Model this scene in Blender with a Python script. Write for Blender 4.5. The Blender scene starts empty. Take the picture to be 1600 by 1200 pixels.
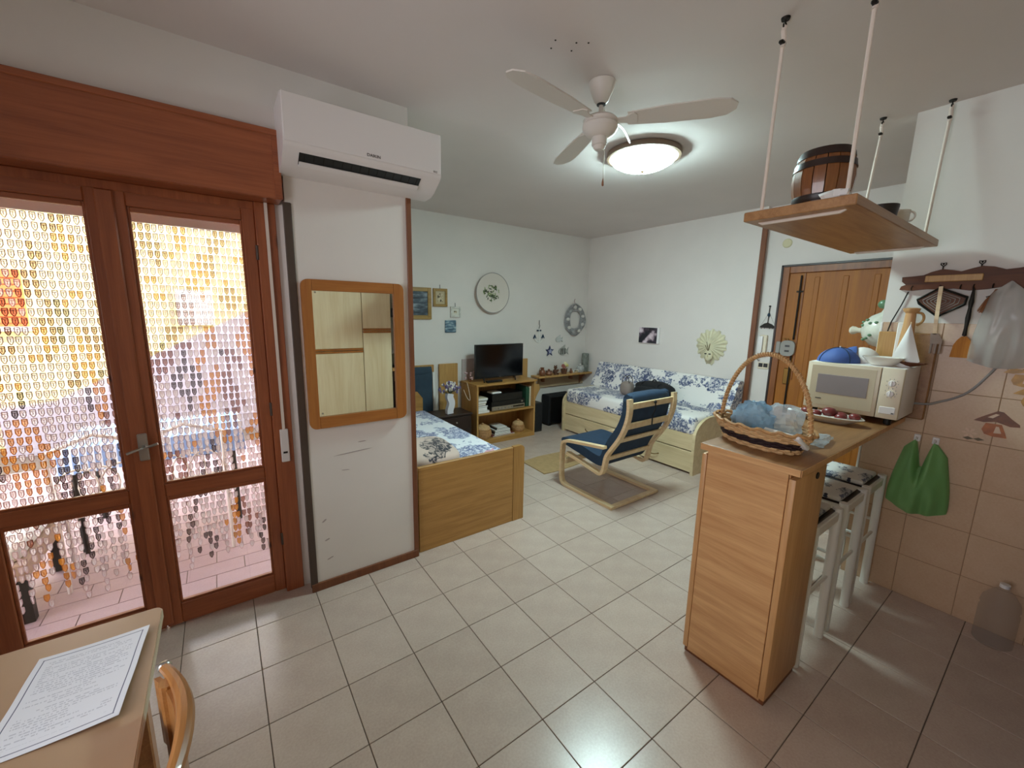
import bpy, bmesh, math, random
from mathutils import Matrix, Vector
random.seed(7)
PI = math.pi
SC = bpy.context.scene
COL = SC.collection

# ------------------------------------------------------------------ camera, world, sun, exposure
CAM_LOC = (-0.62591, -1.92970, 1.61426)
YAW, PITCH, ROLL = 0.946022931, 0.174302969, 0.0185694166
F_PX = 633.1985
def _cam():
    ca, sa, cb, sb = math.cos(YAW), math.sin(YAW), math.cos(PITCH), math.sin(PITCH)
    f = Vector((ca * cb, sa * cb, -sb)); r = Vector((sa, -ca, 0)); u = r.cross(f)
    r2 = math.cos(ROLL) * r + math.sin(ROLL) * u
    u2 = -math.sin(ROLL) * r + math.cos(ROLL) * u
    c = bpy.data.cameras.new('camera'); o = bpy.data.objects.new('camera', c); COL.objects.link(o)
    o.matrix_world = Matrix(((r2.x, u2.x, -f.x, CAM_LOC[0]), (r2.y, u2.y, -f.y, CAM_LOC[1]),
                             (r2.z, u2.z, -f.z, CAM_LOC[2]), (0, 0, 0, 1)))
    c.sensor_fit = 'HORIZONTAL'; c.sensor_width = 36; c.lens = F_PX / 1600 * 36
    c.clip_start = 0.02; c.clip_end = 200
    SC.camera = o
_cam()
w = bpy.data.worlds.new('world'); SC.world = w; w.use_nodes = True
bg = w.node_tree.nodes['Background']
bg.inputs[0].default_value = (0.92, 0.93, 1.0, 1); bg.inputs[1].default_value = 2.5
sl = bpy.data.lights.new('sun', 'SUN'); so = bpy.data.objects.new('sun', sl); COL.objects.link(so)
sl.energy = 4.2; sl.angle = 0.009; sl.color = (1.0, 0.93, 0.82)
so.rotation_euler = Vector((-1.8, 0.77, -1.0)).to_track_quat('-Z', 'Y').to_euler(); so.location = (6, 0, 8)
def portal(name, loc, direction, sx, sy):
    l = bpy.data.lights.new(name, 'AREA'); l.shape = 'RECTANGLE'; l.size = sx; l.size_y = sy
    l.cycles.is_portal = True
    o = bpy.data.objects.new(name, l); COL.objects.link(o); o.location = loc
    o.rotation_euler = Vector(direction).to_track_quat('-Z', 'Z').to_euler()
portal('sky_portal_door', (-0.97, 0.66, 1.05), (0, -1, 0), 1.25, 2.15)
portal('sky_portal_living', (0.20, 1.30, 1.475), (1, 0, 0), 1.0, 1.2)
portal('sky_portal_dining', (-2.42, -1.325, 1.6), (1, 0, 0), 1.55, 1.4)
vs = SC.view_settings
vs.view_transform = 'Standard'; vs.look = 'None'; vs.gamma = 1.0; vs.use_curve_mapping = False
vs.exposure = 1.9
SC.cycles.use_denoising = True
SC.cycles.max_bounces = 10; SC.cycles.diffuse_bounces = 6; SC.cycles.transparent_max_bounces = 24
SC.cycles.sample_clamp_indirect = 6.0
SC.cycles.caustics_reflective = False; SC.cycles.caustics_refractive = False

# ------------------------------------------------------------------ materials
MATS = {}
def lin(hx):
    out = []
    for i in (0, 2, 4):
        c = int(hx[i:i + 2], 16) / 255
        out.append(c / 12.92 if c <= 0.04045 else ((c + 0.055) / 1.055) ** 2.4)
    return (*out, 1)
class NT:
    def __init__(s, name):
        s.m = bpy.data.materials.new(name); s.m.use_nodes = True; s.t = s.m.node_tree
        s.b = s.t.nodes['Principled BSDF']; s.out = s.t.nodes['Material Output']; MATS[name] = s.m
    def n(s, typ, **k):
        x = s.t.nodes.new(typ)
        for a, v in k.items():
            if a.startswith('i_'):
                key = a[2:]; key = int(key) if key.isdigit() else key.replace('_', ' ')
                x.inputs[key].default_value = v
            else: setattr(x, a, v)
        return x
    def l(s, a, b): s.t.links.new(a, b)
    def coord(s, scale=(1, 1, 1), kind='Object'):
        tc = s.n('ShaderNodeTexCoord'); mp = s.n('ShaderNodeMapping'); mp.inputs['Scale'].default_value = scale
        s.l(tc.outputs[kind], mp.inputs['Vector']); return mp.outputs['Vector']
    def ramp(s, fac, stops, interp='LINEAR'):
        r = s.n('ShaderNodeValToRGB'); e = r.color_ramp.elements; r.color_ramp.interpolation = interp
        while len(e) < len(stops): e.new(0.5)
        for i, (p, c) in enumerate(stops):
            e[i].position = p; e[i].color = lin(c) if isinstance(c, str) else c
        s.l(fac, r.inputs[0]); return r.outputs[0]
    def mix(s, fac, a, b, mode='MIX'):
        x = s.n('ShaderNodeMix', data_type='RGBA', blend_type=mode)
        for k, v in ((0, fac), (6, a), (7, b)):
            if hasattr(v, 'is_linked') or hasattr(v, 'links'): s.l(v, x.inputs[k])
            else: x.inputs[k].default_value = lin(v) if isinstance(v, str) else v
        return x.outputs[2]
    def math(s, op, a, b=None, c=None):
        x = s.n('ShaderNodeMath', operation=op)
        for i, v in enumerate((a, b, c)):
            if v is None: continue
            if hasattr(v, 'links'): s.l(v, x.inputs[i])
            else: x.inputs[i].default_value = v
        return x.outputs[0]
    def bump(s, h, strength=0.2, dist=0.002):
        x = s.n('ShaderNodeBump'); x.inputs['Strength'].default_value = strength; x.inputs['Distance'].default_value = dist
        s.l(h, x.inputs['Height']); s.l(x.outputs[0], s.b.inputs['Normal'])
    def set(s, rough=0.5, metal=0.0, spec=None, coat=None, trans=None, alpha=None, sheen=None):
        b = s.b.inputs; b['Roughness'].default_value = rough; b['Metallic'].default_value = metal
        if spec is not None: b['Specular IOR Level'].default_value = spec
        if coat is not None: b['Coat Weight'].default_value = coat
        if trans is not None: b['Transmission Weight'].default_value = trans
        if alpha is not None: b['Alpha'].default_value = alpha
        if sheen is not None: b['Sheen Weight'].default_value = sheen
        return s
def plain(name, hx, rough=0.5, metal=0.0, var=0.0, vs_=8, bump=0.0, bs=60, **k):
    m = NT(name); m.set(rough, metal, **k); m.b.inputs['Base Color'].default_value = lin(hx)
    v = m.coord()
    if var:
        n = m.n('ShaderNodeTexNoise', i_Scale=vs_, i_Detail=4.0); m.l(v, n.inputs['Vector'])
        c = lin(hx); d = tuple(x * (1 - var) for x in c[:3]) + (1,); u = tuple(min(1, x * (1 + var * .6)) for x in c[:3]) + (1,)
        m.l(m.ramp(n.outputs[0], [(0.3, d), (0.7, u)]), m.b.inputs['Base Color'])
    if bump:
        n = m.n('ShaderNodeTexNoise', i_Scale=bs, i_Detail=3.0); m.l(v, n.inputs['Vector']); m.bump(n.outputs[0], bump)
    return m.m
def wood(name, c1, c2, axis='z', rough=0.45, sc=1.0, knots=None, coat=0.0):
    m = NT(name); m.set(rough, coat=coat)
    s = {'x': (1.3, 16, 16), 'y': (16, 1.3, 16), 'z': (16, 16, 1.3)}[axis]
    v = m.coord(tuple(a * sc for a in s))
    n = m.n('ShaderNodeTexNoise', i_Scale=1.6, i_Detail=7.0, i_Roughness=0.62, i_Distortion=0.6); m.l(v, n.inputs['Vector'])
    v2 = m.coord(tuple(a * sc * (6 if a > 2 else 2) for a in s))
    n2 = m.n('ShaderNodeTexNoise', i_Scale=2.0, i_Detail=3.0); m.l(v2, n2.inputs['Vector'])
    f = m.math('ADD', m.math('MULTIPLY', n.outputs[0], 0.75), m.math('MULTIPLY', n2.outputs[0], 0.25))
    c = m.ramp(f, [(0.36, c1), (0.62, c2)])
    if knots:
        ks = {'x': (2.4, 5, 5), 'y': (5, 2.4, 5), 'z': (5, 5, 2.4)}[axis]
        vo = m.n('ShaderNodeTexVoronoi', i_Scale=1.0); m.l(m.coord(ks), vo.inputs['Vector'])
        k = m.ramp(vo.outputs['Distance'], [(0.06, (1, 1, 1, 1)), (0.13, (0, 0, 0, 1))])
        c = m.mix(k, c, knots)
    m.l(c, m.b.inputs['Base Color']); m.bump(n2.outputs[0], 0.08, 0.001)
    return m.m
def coral(name, base='e6e2de', a='3b4568', b='666f90', sc=1.0, dens=0.56, third='b9a79c'):
    m = NT(name); m.set(0.9, sheen=0.2)
    v = m.coord((sc, sc, sc))
    w_ = m.n('ShaderNodeTexNoise', i_Scale=9.0, i_Detail=2.0); m.l(v, w_.inputs['Vector'])
    wv = m.n('ShaderNodeVectorMath', operation='MULTIPLY_ADD'); m.l(w_.outputs['Color'], wv.inputs[0])
    wv.inputs[1].default_value = (0.12, 0.12, 0.12); m.l(v, wv.inputs[2])
    cell = m.n('ShaderNodeTexVoronoi', i_Scale=5.0, i_Randomness=0.9); m.l(wv.outputs[0], cell.inputs['Vector'])
    ne = m.n('ShaderNodeTexNoise', i_Scale=26.0, i_Detail=2.0); m.l(v, ne.inputs['Vector'])
    dd = m.math('ADD', cell.outputs['Distance'], m.math('MULTIPLY', m.math('SUBTRACT', ne.outputs[0], 0.5), 0.75))
    blob = m.ramp(dd, [(dens - .03, (1, 1, 1, 1)), (dens + .03, (0, 0, 0, 1))])
    br = m.n('ShaderNodeTexNoise', i_Scale=24.0, i_Detail=3.0, i_Roughness=0.6); m.l(wv.outputs[0], br.inputs['Vector'])
    lines = m.ramp(m.math('ABSOLUTE', m.math('SUBTRACT', br.outputs[0], 0.5)), [(0.045, (1, 1, 1, 1)), (0.075, (0, 0, 0, 1))])
    sep = m.n('ShaderNodeSeparateColor'); m.l(cell.outputs['Color'], sep.inputs[0])
    keep = m.math('GREATER_THAN', sep.outputs[0], 0.12)
    fac = m.math('MULTIPLY', m.math('MULTIPLY', blob, lines), keep)
    col = m.mix(sep.outputs[1], a, b)
    soft = m.math('MULTIPLY', m.math('MULTIPLY', blob, keep), 0.32)
    c = m.mix(soft, base, b); c = m.mix(fac, c, col)
    sp = m.n('ShaderNodeTexVoronoi', i_Scale=10.0, i_Randomness=1.0); m.l(v, sp.inputs['Vector'])
    spot = m.ramp(sp.outputs['Distance'], [(0.13, (1, 1, 1, 1)), (0.17, (0, 0, 0, 1))])
    ss = m.n('ShaderNodeSeparateColor'); m.l(sp.outputs['Color'], ss.inputs[0])
    spot = m.math('MULTIPLY', spot, m.math('GREATER_THAN', ss.outputs[0], 0.55))
    c = m.mix(spot, c, a)
    m.l(c, m.b.inputs['Base Color'])
    n = m.n('ShaderNodeTexNoise', i_Scale=12.0); m.l(v, n.inputs['Vector']); m.bump(n.outputs[0], 0.25, 0.01)
    return m.m
def glassy(name, tint=(1, 1, 1, 1), see=0.93, rough=0.02):
    m = NT(name); t = m.n('ShaderNodeBsdfTransparent'); t.inputs[0].default_value = tint
    g = m.n('ShaderNodeBsdfGlossy'); g.inputs['Roughness'].default_value = rough
    fr = m.n('ShaderNodeFresnel', i_IOR=1.45); f = m.math('ADD', m.math('MULTIPLY', fr.outputs[0], 0.8), 1 - see - 0.03)
    mx = m.n('ShaderNodeMixShader'); m.l(f, mx.inputs[0]); m.l(t.outputs[0], mx.inputs[1]); m.l(g.outputs[0], mx.inputs[2])
    m.l(mx.outputs[0], m.out.inputs['Surface']); return m.m
def film(name, hx, see=0.5, rough=0.2, tl=0.45):
    m = NT(name); t = m.n('ShaderNodeBsdfTransparent'); t.inputs[0].default_value = (0.95, 0.95, 0.95, 1)
    tr = m.n('ShaderNodeBsdfTranslucent'); tr.inputs[0].default_value = lin(hx)
    m.b.inputs['Base Color'].default_value = lin(hx); m.set(rough)
    a = m.n('ShaderNodeMixShader'); a.inputs[0].default_value = tl
    m.l(m.b.outputs[0], a.inputs[1]); m.l(tr.outputs[0], a.inputs[2])
    b = m.n('ShaderNodeMixShader'); b.inputs[0].default_value = see
    m.l(a.outputs[0], b.inputs[1]); m.l(t.outputs[0], b.inputs[2]); m.l(b.outputs[0], m.out.inputs['Surface'])
    return m.m
def emit(name, hx, st):
    m = NT(name); m.b.inputs['Base Color'].default_value = lin(hx)
    m.b.inputs['Emission Color'].default_value = lin(hx); m.b.inputs['Emission Strength'].default_value = st
    return m.m

plaster = plain('plaster', 'dcd5cf', 0.85, var=0.03, vs_=3, bump=0.12, bs=90)
ceil_m = plain('ceiling_paint', 'd9d0cc', 0.9, var=0.03, vs_=2)
stain_m = plain('smudge_grime', 'a89c98', 0.9)
pine = wood('stained_pine', '864526', 'a45b35', 'z', 0.4, 0.8, knots='4a1c0c', coat=0.15)
pine_x = wood('stained_pine_across', '864526', 'a45b35', 'x', 0.4, 0.8, knots='4a1c0c', coat=0.15)
trim_m = wood('brown_trim', '6a3a20', '7d4a2a', 'z', 0.5)
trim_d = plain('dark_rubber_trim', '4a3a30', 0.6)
oak = wood('light_oak', 'c08c5a', 'd8a874', 'y', 0.42, 1.0)
oak_z = wood('oak_upright', 'bf8c5a', 'd2a26e', 'z', 0.42, 1.0)
oak_top = wood('worktop_oak', '7e5632', '9a6e46', 'x', 0.38, 1.0)
shelf_oak = wood('shelf_oak', '96683e', 'b28455', 'x', 0.4, 1.0)
oak_bed = wood('bed_oak', '9c7038', 'b6884a', 'x', 0.42, 1.0)
oak_cab = wood('cabinet_oak', 'a87a45', 'c09659', 'z', 0.45, 1.0)
birch = wood('pale_birch', 'd2b184', 'e4cda4', 'y', 0.4, 0.7)
birch_sofa = wood('sofa_maple', 'c7b28a', 'dac8a2', 'y', 0.45, 0.6)
frame_m = wood('mirror_oak', '985a26', 'ac6e32', 'z', 0.4, 1.0)
kitchen_m = wood('kitchen_front', 'd8c49c', 'e6d7b4', 'z', 0.5, 0.6)
door_m = wood('entrance_door_wood', '8a4e0e', 'a26214', 'z', 0.55, 0.5)
door_fr = wood('entrance_frame_wood', '6e3c16', '8c5222', 'z', 0.4, 0.7)
darkwood = wood('dark_walnut', '46220f', '683818', 'y', 0.6, 1.0)
wenge = plain('wenge', '2a1a16', 0.4)
table_m = plain('table_laminate', 'a98a6c', 0.35, var=0.06, vs_=5)
chairwood = wood('chair_beech', '8f5a2c', 'b07a42', 'y', 0.35, 1.0, coat=0.3)
white_p = plain('white_plastic', 'e2dcda', 0.35)
white_pt = plain('white_paint', 'e6e2dc', 0.4)
cream_p = plain('cream_plastic', 'ddd0b8', 0.4)
cream_d = plain('cream_shade', 'c6b89c', 0.4)
grey_p = plain('grey_plastic', '8d8884', 0.4)
black_p = plain('black_plastic', '0c0c0e', 0.35)
black_s = plain('black_gloss', '060608', 0.12)
black_c = plain('black_cloth', '101014', 0.85)
navy = plain('navy_fabric', '1c334a', 0.85, var=0.15, vs_=20, bump=0.15, bs=300)
navy_g = plain('slate_fabric', '2c3e4c', 0.85, var=0.1, vs_=20)
steel = plain('steel', 'b4b0aa', 0.3, 1.0)
brass = plain('old_brass', '8a6a3a', 0.4, 1.0)
iron = plain('dark_iron', '2a2622', 0.5, 0.7)
mirror_m = plain('mirror_silver', 'f2f2ee', 0.0, 1.0)
rope_m = plain('cotton_rope', 'e4d6ca', 0.9, bump=0.4, bs=200)
fan_m = plain('fan_enamel', 'dcd4cc', 0.4)
glass = glassy('clear_glass')
frost = film('clear_film', 'dde4ea', 0.55, 0.12)
bluefilm = film('blue_film', '9fc0d8', 0.4, 0.12)
greyfilm = film('grey_film', 'd8d4d0', 0.50, 0.15, 0.35)
greenfilm = film('green_film', '84b872', 0.12, 0.4, 0.25)
petfilm = film('bottle_plastic', 'c4c0be', 0.84, 0.08)
wicker = plain('wicker', 'b98a58', 0.6, var=0.25, vs_=60, bump=0.3, bs=120)
wicker_l = plain('wicker_pale', 'd0a878', 0.6, var=0.2, vs_=60, bump=0.3, bs=120)
wicker_d = plain('wicker_dark', '2e1a1c', 0.55, var=0.3, vs_=60, bump=0.3, bs=120)
terracotta = plain('terracotta', '8c5a3a', 0.6, var=0.2, vs_=20)
redfruit = plain('red_fruit_skin', '7c3230', 0.35, var=0.3, vs_=25)
ceramic = plain('ceramic_white', 'e0dad0', 0.15, var=0.03)
paper_w = plain('paper_white', 'e6e4e2', 0.8)
lamp_e = emit('lamp_diffuser', 'cdeeee', 37.0)
coral_sofa = coral('coral_fabric', sc=1.0)
coral_bed = coral('coral_sheet', base='eceef4', a='4c5a90', b='8b94b8', sc=1.1)
coral_pink = coral('coral_cushion_fabric', base='cfb8ac', a='23242e', b='3c3c48', sc=0.75, dens=0.6)
coral_seat = coral('coral_seat_fabric', base='d9d4cf', a='33384e', b='5a6078', sc=1.6)

# floor tile: glazed, each tile its own slight tint
def tile_mat(name, c1, c2, rough=0.22, speck=0.06):
    m = NT(name); m.set(rough, spec=0.5)
    v = m.coord(); oi = m.n('ShaderNodeObjectInfo')
    n = m.n('ShaderNodeTexNoise', i_Scale=110.0, i_Detail=3.0); m.l(v, n.inputs['Vector'])
    n2 = m.n('ShaderNodeTexNoise', i_Scale=9.0, i_Detail=3.0); m.l(v, n2.inputs['Vector'])
    f = m.math('ADD', m.math('MULTIPLY', n.outputs[0], 0.45), m.math('ADD', m.math('MULTIPLY', n2.outputs[0], 0.40), m.math('MULTIPLY', oi.outputs['Random'], 0.15)))
    m.l(m.ramp(f, [(0.3, c1), (0.7, c2)]), m.b.inputs['Base Color'])
    m.bump(n2.outputs[0], 0.03, 0.002); return m.m
floor_t = tile_mat('floor_tile_glaze', 'b49f93', 'c8b5a8', 0.25)
grout = plain('grout', '5e5248', 0.9)
wall_t = tile_mat('kitchen_wall_tile', 'bc9a7c', 'c8a98c', 0.35)
terr_t = tile_mat('terrace_tile', 'a08890', 'b09aa0', 0.6)
stucco = plain('yellow_stucco', 'd8c888', 0.9, var=0.04, vs_=4, bump=0.2, bs=50)
white_wall = plain('white_stucco', 'd8d4d0', 0.9, var=0.03, bump=0.2, bs=50)
orange_m = plain('orange_shutter', 'd0622a', 0.7)

# ------------------------------------------------------------------ mesh builder
W = {}
class B:
    def __init__(s): s.v = []; s.f = []; s.mi = []; s.cur = 0
    def add(s, vs_, fs, M=None):
        o = len(s.v)
        s.v += [tuple(M @ Vector(p)) if M is not None else tuple(p) for p in vs_]
        s.f += [tuple(o + i for i in f) for f in fs]; s.mi += [s.cur] * len(fs); return s
    def box(s, x0, x1, y0, y1, z0, z1, bev=0.0, seg=1, M=None):
        x0, x1 = min(x0, x1), max(x0, x1); y0, y1 = min(y0, y1), max(y0, y1); z0, z1 = min(z0, z1), max(z0, z1)
        vs_ = [(x, y, z) for z in (z0, z1) for x, y in ((x0, y0), (x1, y0), (x1, y1), (x0, y1))]
        fs = [(3, 2, 1, 0), (4, 5, 6, 7), (0, 1, 5, 4), (1, 2, 6, 5), (2, 3, 7, 6), (3, 0, 4, 7)]
        bev = min(bev, 0.49 * min(x1 - x0, y1 - y0, z1 - z0))
        if bev > 0:
            bm = bmesh.new(); bv = [bm.verts.new(p) for p in vs_]
            for f in fs: bm.faces.new([bv[i] for i in f])
            bmesh.ops.bevel(bm, geom=bm.edges[:], offset=bev, segments=seg, profile=0.5, affect='EDGES')
            bm.verts.index_update(); vs_ = [v.co[:] for v in bm.verts]; fs = [[v.index for v in f.verts] for f in bm.faces]; bm.free()
        return s.add(vs_, fs, M)
    def tube(s, pts, r, n=10, closed=False, caps=True):
        pts = [Vector(p) for p in pts]; m = len(pts); R = r if isinstance(r, (list, tuple)) else [r] * m
        vs_ = []; prev = None
        for i, p in enumerate(pts):
            if closed: t = pts[(i + 1) % m] - pts[i - 1]
            else: t = pts[min(i + 1, m - 1)] - pts[max(i - 1, 0)]
            t.normalize()
            if prev is None:
                a = Vector((0, 0, 1)) if abs(t.z) < 0.9 else Vector((1, 0, 0)); u = t.cross(a).normalized()
            else: u = (prev - t * prev.dot(t)).normalized()
            prev = u; v = t.cross(u)
            vs_ += [p + R[i] * (math.cos(2 * PI * k / n) * u + math.sin(2 * PI * k / n) * v) for k in range(n)]
        fs = []
        for i in range(m if closed else m - 1):
            j = (i + 1) % m
            fs += [(i * n + k, i * n + (k + 1) % n, j * n + (k + 1) % n, j * n + k) for k in range(n)]
        if caps and not closed: fs += [tuple(range(n))[::-1], tuple((m - 1) * n + k for k in range(n))]
        return s.add(vs_, fs)
    def lathe(s, c, prof, n=24, axis='z', M=None, sx=1.0, sy=1.0, caps=True):
        vs_ = []; fs = []
        for r, h in prof:
            for k in range(n):
                a = 2 * PI * k / n; p = (r * math.cos(a) * sx, r * math.sin(a) * sy, h)
                if axis == 'x': p = (p[2], p[0], p[1])
                elif axis == 'y': p = (p[1], p[2], p[0])
                vs_.append((c[0] + p[0], c[1] + p[1], c[2] + p[2]))
        for i in range(len(prof) - 1):
            fs += [(i * n + k, i * n + (k + 1) % n, (i + 1) * n + (k + 1) % n, (i + 1) * n + k) for k in range(n)]
        caps = caps and prof[0] != prof[-1]
        if caps and prof[0][0] > 1e-6: fs.append(tuple(range(n))[::-1])
        if caps and prof[-1][0] > 1e-6: fs.append(tuple((len(prof) - 1) * n + k for k in range(n)))
        return s.add(vs_, fs, M)
    def prism(s, poly, plane, a, b, M=None):
        P = {'xy': lambda u, v, t: (u, v, t), 'xz': lambda u, v, t: (u, t, v), 'yz': lambda u, v, t: (t, u, v)}[plane]
        n = len(poly); vs_ = [P(u, v, a) for u, v in poly] + [P(u, v, b) for u, v in poly]
        fs = [tuple(range(n))[::-1], tuple(range(n, 2 * n))] + [(i, (i + 1) % n, n + (i + 1) % n, n + i) for i in range(n)]
        return s.add(vs_, fs, M)
    def strip(s, path, a, b, th, plane='yz', both=True):
        # bent board: path in plane, width a..b on the third axis, thickness th
        n = len(path); L = []; Rr = []
        for i, (u, v) in enumerate(path):
            p0 = path[max(i - 1, 0)]; p1 = path[min(i + 1, n - 1)]
            du, dv = p1[0] - p0[0], p1[1] - p0[1]; d = math.hypot(du, dv) or 1
            t = th[i] if isinstance(th, (list, tuple)) else th
            L.append((u - dv / d * t / 2, v + du / d * t / 2)); Rr.append((u + dv / d * t / 2, v - du / d * t / 2))
        P = {'xy': lambda u, v, t: (u, v, t), 'xz': lambda u, v, t: (u, t, v), 'yz': lambda u, v, t: (t, u, v)}[plane]
        vs_ = []
        for l_, r_ in zip(L, Rr): vs_ += [P(*l_, a), P(*l_, b), P(*r_, b), P(*r_, a)]
        fs = []
        for i in range(n - 1):
            fs += [(i * 4 + k, i * 4 + (k + 1) % 4, i * 4 + 4 + (k + 1) % 4, i * 4 + 4 + k) for k in range(4)]
        fs += [(3, 2, 1, 0), tuple((n - 1) * 4 + k for k in range(4))]
        return s.add(vs_, fs)
    def grid(s, fn, nu, nv, closed_u=False):
        vs_ = [fn(i / nu, j / nv) for j in range(nv + 1) for i in range(nu + (0 if closed_u else 1))]
        m = nu if closed_u else nu + 1
        fs = [(j * m + i, j * m + (i + 1) % m, (j + 1) * m + (i + 1) % m, (j + 1) * m + i) for j in range(nv) for i in range(nu)]
        return s.add(vs_, fs)
    def blob(s, c, r, n=16, m=10, e=1.0, noise=0.0, seed=0, M=None):
        # rounded lump; e<1 boxier
        rnd = random.Random(seed); ph = [rnd.uniform(0, 6.28) for _ in range(6)]
        def sg(x): return math.copysign(abs(x) ** e, x)
        def fn(u, v):
            a = 2 * PI * u; b = -PI / 2 + PI * v
            x, y, z = sg(math.cos(b)) * sg(math.cos(a)), sg(math.cos(b)) * sg(math.sin(a)), sg(math.sin(b))
            k = 1 + noise * (math.sin(3 * a + ph[0] + 2 * b) + math.sin(5 * a + ph[1] - 3 * b) + math.sin(7 * b + ph[2] + 2 * a) * .7) * math.cos(b)
            return (c[0] + r[0] * x * k, c[1] + r[1] * y * k, c[2] + r[2] * z * k)
        t = B(); t.grid(fn, n, m, True); return s.add(t.v, t.f, M)
    def build(s, name, mat, parent=None, smooth=True, angle=35, origin=None, world=True):
        me = bpy.data.meshes.new(name)
        if parent is not None:
            Mi = W[parent.name].inverted() if world else Matrix()
            vs_ = [Mi @ Vector(p) for p in s.v]
            if origin is None:
                xs = [p[0] for p in vs_]; ys = [p[1] for p in vs_]; zs = [p[2] for p in vs_]
                o0 = Vector(((min(xs) + max(xs)) / 2, (min(ys) + max(ys)) / 2, (min(zs) + max(zs)) / 2))
            else: o0 = Mi @ Vector(origin)
        else:
            vs_ = [Vector(p) for p in s.v]
            xs = [p[0] for p in vs_]; ys = [p[1] for p in vs_]; zs = [p[2] for p in vs_]
            o0 = Vector(origin) if origin is not None else Vector(((min(xs) + max(xs)) / 2, (min(ys) + max(ys)) / 2, min(zs)))
        me.from_pydata([tuple(p - o0) for p in vs_], [], s.f)
        for mm in (mat if isinstance(mat, (list, tuple)) else [mat]): me.materials.append(mm)
        if max(s.mi, default=0): me.polygons.foreach_set('material_index', s.mi)
        bm = bmesh.new(); bm.from_mesh(me); bmesh.ops.recalc_face_normals(bm, faces=bm.faces[:]); bm.to_mesh(me); bm.free()
        if smooth:
            me.polygons.foreach_set('use_smooth', [True] * len(me.polygons)); me.set_sharp_from_angle(angle=math.radians(angle))
        me.validate(); me.update()
        o = bpy.data.objects.new(name, me); COL.objects.link(o); o.location = o0
        if parent is not None:
            o.parent = parent; W[o.name] = W[parent.name] @ Matrix.Translation(o0)
        else: W[o.name] = Matrix.Translation(o0)
        return o
def tag(o, label=None, cat=None, group=None, kind=None):
    if label: o['label'] = label
    if cat: o['category'] = cat
    if group: o['group'] = group
    if kind: o['kind'] = kind
    return o
def thing(name, label, cat, loc, rz=0.0, group=None):
    o = bpy.data.objects.new(name, None); COL.objects.link(o); o.location = loc; o.rotation_euler = (0, 0, rz)
    o.empty_display_size = 0.05; W[o.name] = Matrix.Translation(loc) @ Matrix.Rotation(rz, 4, 'Z')
    return tag(o, label, cat, group)
def plabel(o, label): o['label'] = label; return o
def copy_child(o, parent, loc):
    c = o.copy(); COL.objects.link(c); c.parent = parent; c.location = loc; return c
def copy_tree(root, loc, label):
    r = root.copy(); COL.objects.link(r); r.location = loc; r['label'] = label
    for ch in list(root.children):
        c = ch.copy(); COL.objects.link(c); c.parent = r
        for g in ch.children:
            d = g.copy(); COL.objects.link(d); d.parent = c
    return r
def smooth_path(pts, it=2):
    for _ in range(it):
        out = [pts[0]]
        for a, b in zip(pts[:-1], pts[1:]):
            out.append(tuple(x * .75 + y * .25 for x, y in zip(a, b))); out.append(tuple(x * .25 + y * .75 for x, y in zip(a, b)))
        out.append(pts[-1]); pts = out
    return pts
def struct(b, name, mat, **k): return tag(b.build(name, mat, smooth=k.pop('smooth', False), **k), kind='structure')
def text_part(body, name, size, mat, parent, M, depth=0.0006):
    cu = bpy.data.curves.new(name, 'FONT'); cu.body = body; cu.size = size; cu.extrude = depth; cu.align_x = 'CENTER'; cu.align_y = 'CENTER'
    to = bpy.data.objects.new(name + '_tmp', cu); COL.objects.link(to)
    bpy.context.view_layer.update()
    tm = to.to_mesh(); me = bpy.data.meshes.new(name)
    me.from_pydata([v.co[:] for v in tm.vertices], [], [p.vertices[:] for p in tm.polygons]); to.to_mesh_clear()
    COL.objects.unlink(to); bpy.data.objects.remove(to)
    me.transform(W[parent.name].inverted() @ M); me.materials.clear(); me.materials.append(mat)
    o = bpy.data.objects.new(name, me); COL.objects.link(o); o.parent = parent; return o

# ------------------------------------------------------------------ the setting
ZC, YT, XS, XK = 2.72, 2.55, 4.0, 2.553
floor = struct(B().box(-2.3, 4.1, -2.85, 0.70, -0.12, -0.004).box(0.1, 4.1, 0.70, 2.6, -0.12, -0.004), 'floor', grout)
# floor tiles, 30 cm grid
T = 0.30; G = 0.0015
tb = B().box(G, T - G, G, T - G, -0.010, 0.0, bev=0.0015)
def in_room(i, j):
    cx, cy = (i + .5) * T, (j + .5) * T
    if -2.3 < cx < 2.553 and -2.8 < cy < 0.60: return True
    if 0.2 < cx < 4.05 and 0.40 < cy < 2.65: return True
    return 2.5 < cx < 4.15 and -2.0 < cy < 0.5
cells = [(i, j) for i in range(-8, 14) for j in range(-10, 9) if in_room(i, j)]
def vis(c):
    d = Vector(((c[0] + .5) * T, (c[1] + .5) * T, 0)) - Vector(CAM_LOC)
    fwd = Vector((math.cos(YAW), math.sin(YAW), 0)); dep = d.dot(fwd)
    hid = (c[0] < 4 and c[1] > 1 and c[0] * T < 1.15)
    return (1e3 if dep < 0.45 else 0) + (500 if hid else 0) + d.length
cells.sort(key=vis)
first = tb.build('floor_tile', floor_t, floor, origin=(0, 0, 0))
first_me = first.data
off = Vector((0, 0, 0)) - W['floor'].translation
for k, (i, j) in enumerate(cells[:295]):
    o = first if k == 0 else copy_child(first, floor, (0, 0, 0))
    o.location = off + Vector((i * T, j * T, 0))
rest = B()
for i, j in cells[295:]: rest.box(i * T + G, (i + 1) * T - G, j * T + G, (j + 1) * T - G, -0.010, 0.0)
if rest.v: tag(rest.build('floor_tiles_far', floor_t, floor, smooth=False), kind='stuff')

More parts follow.
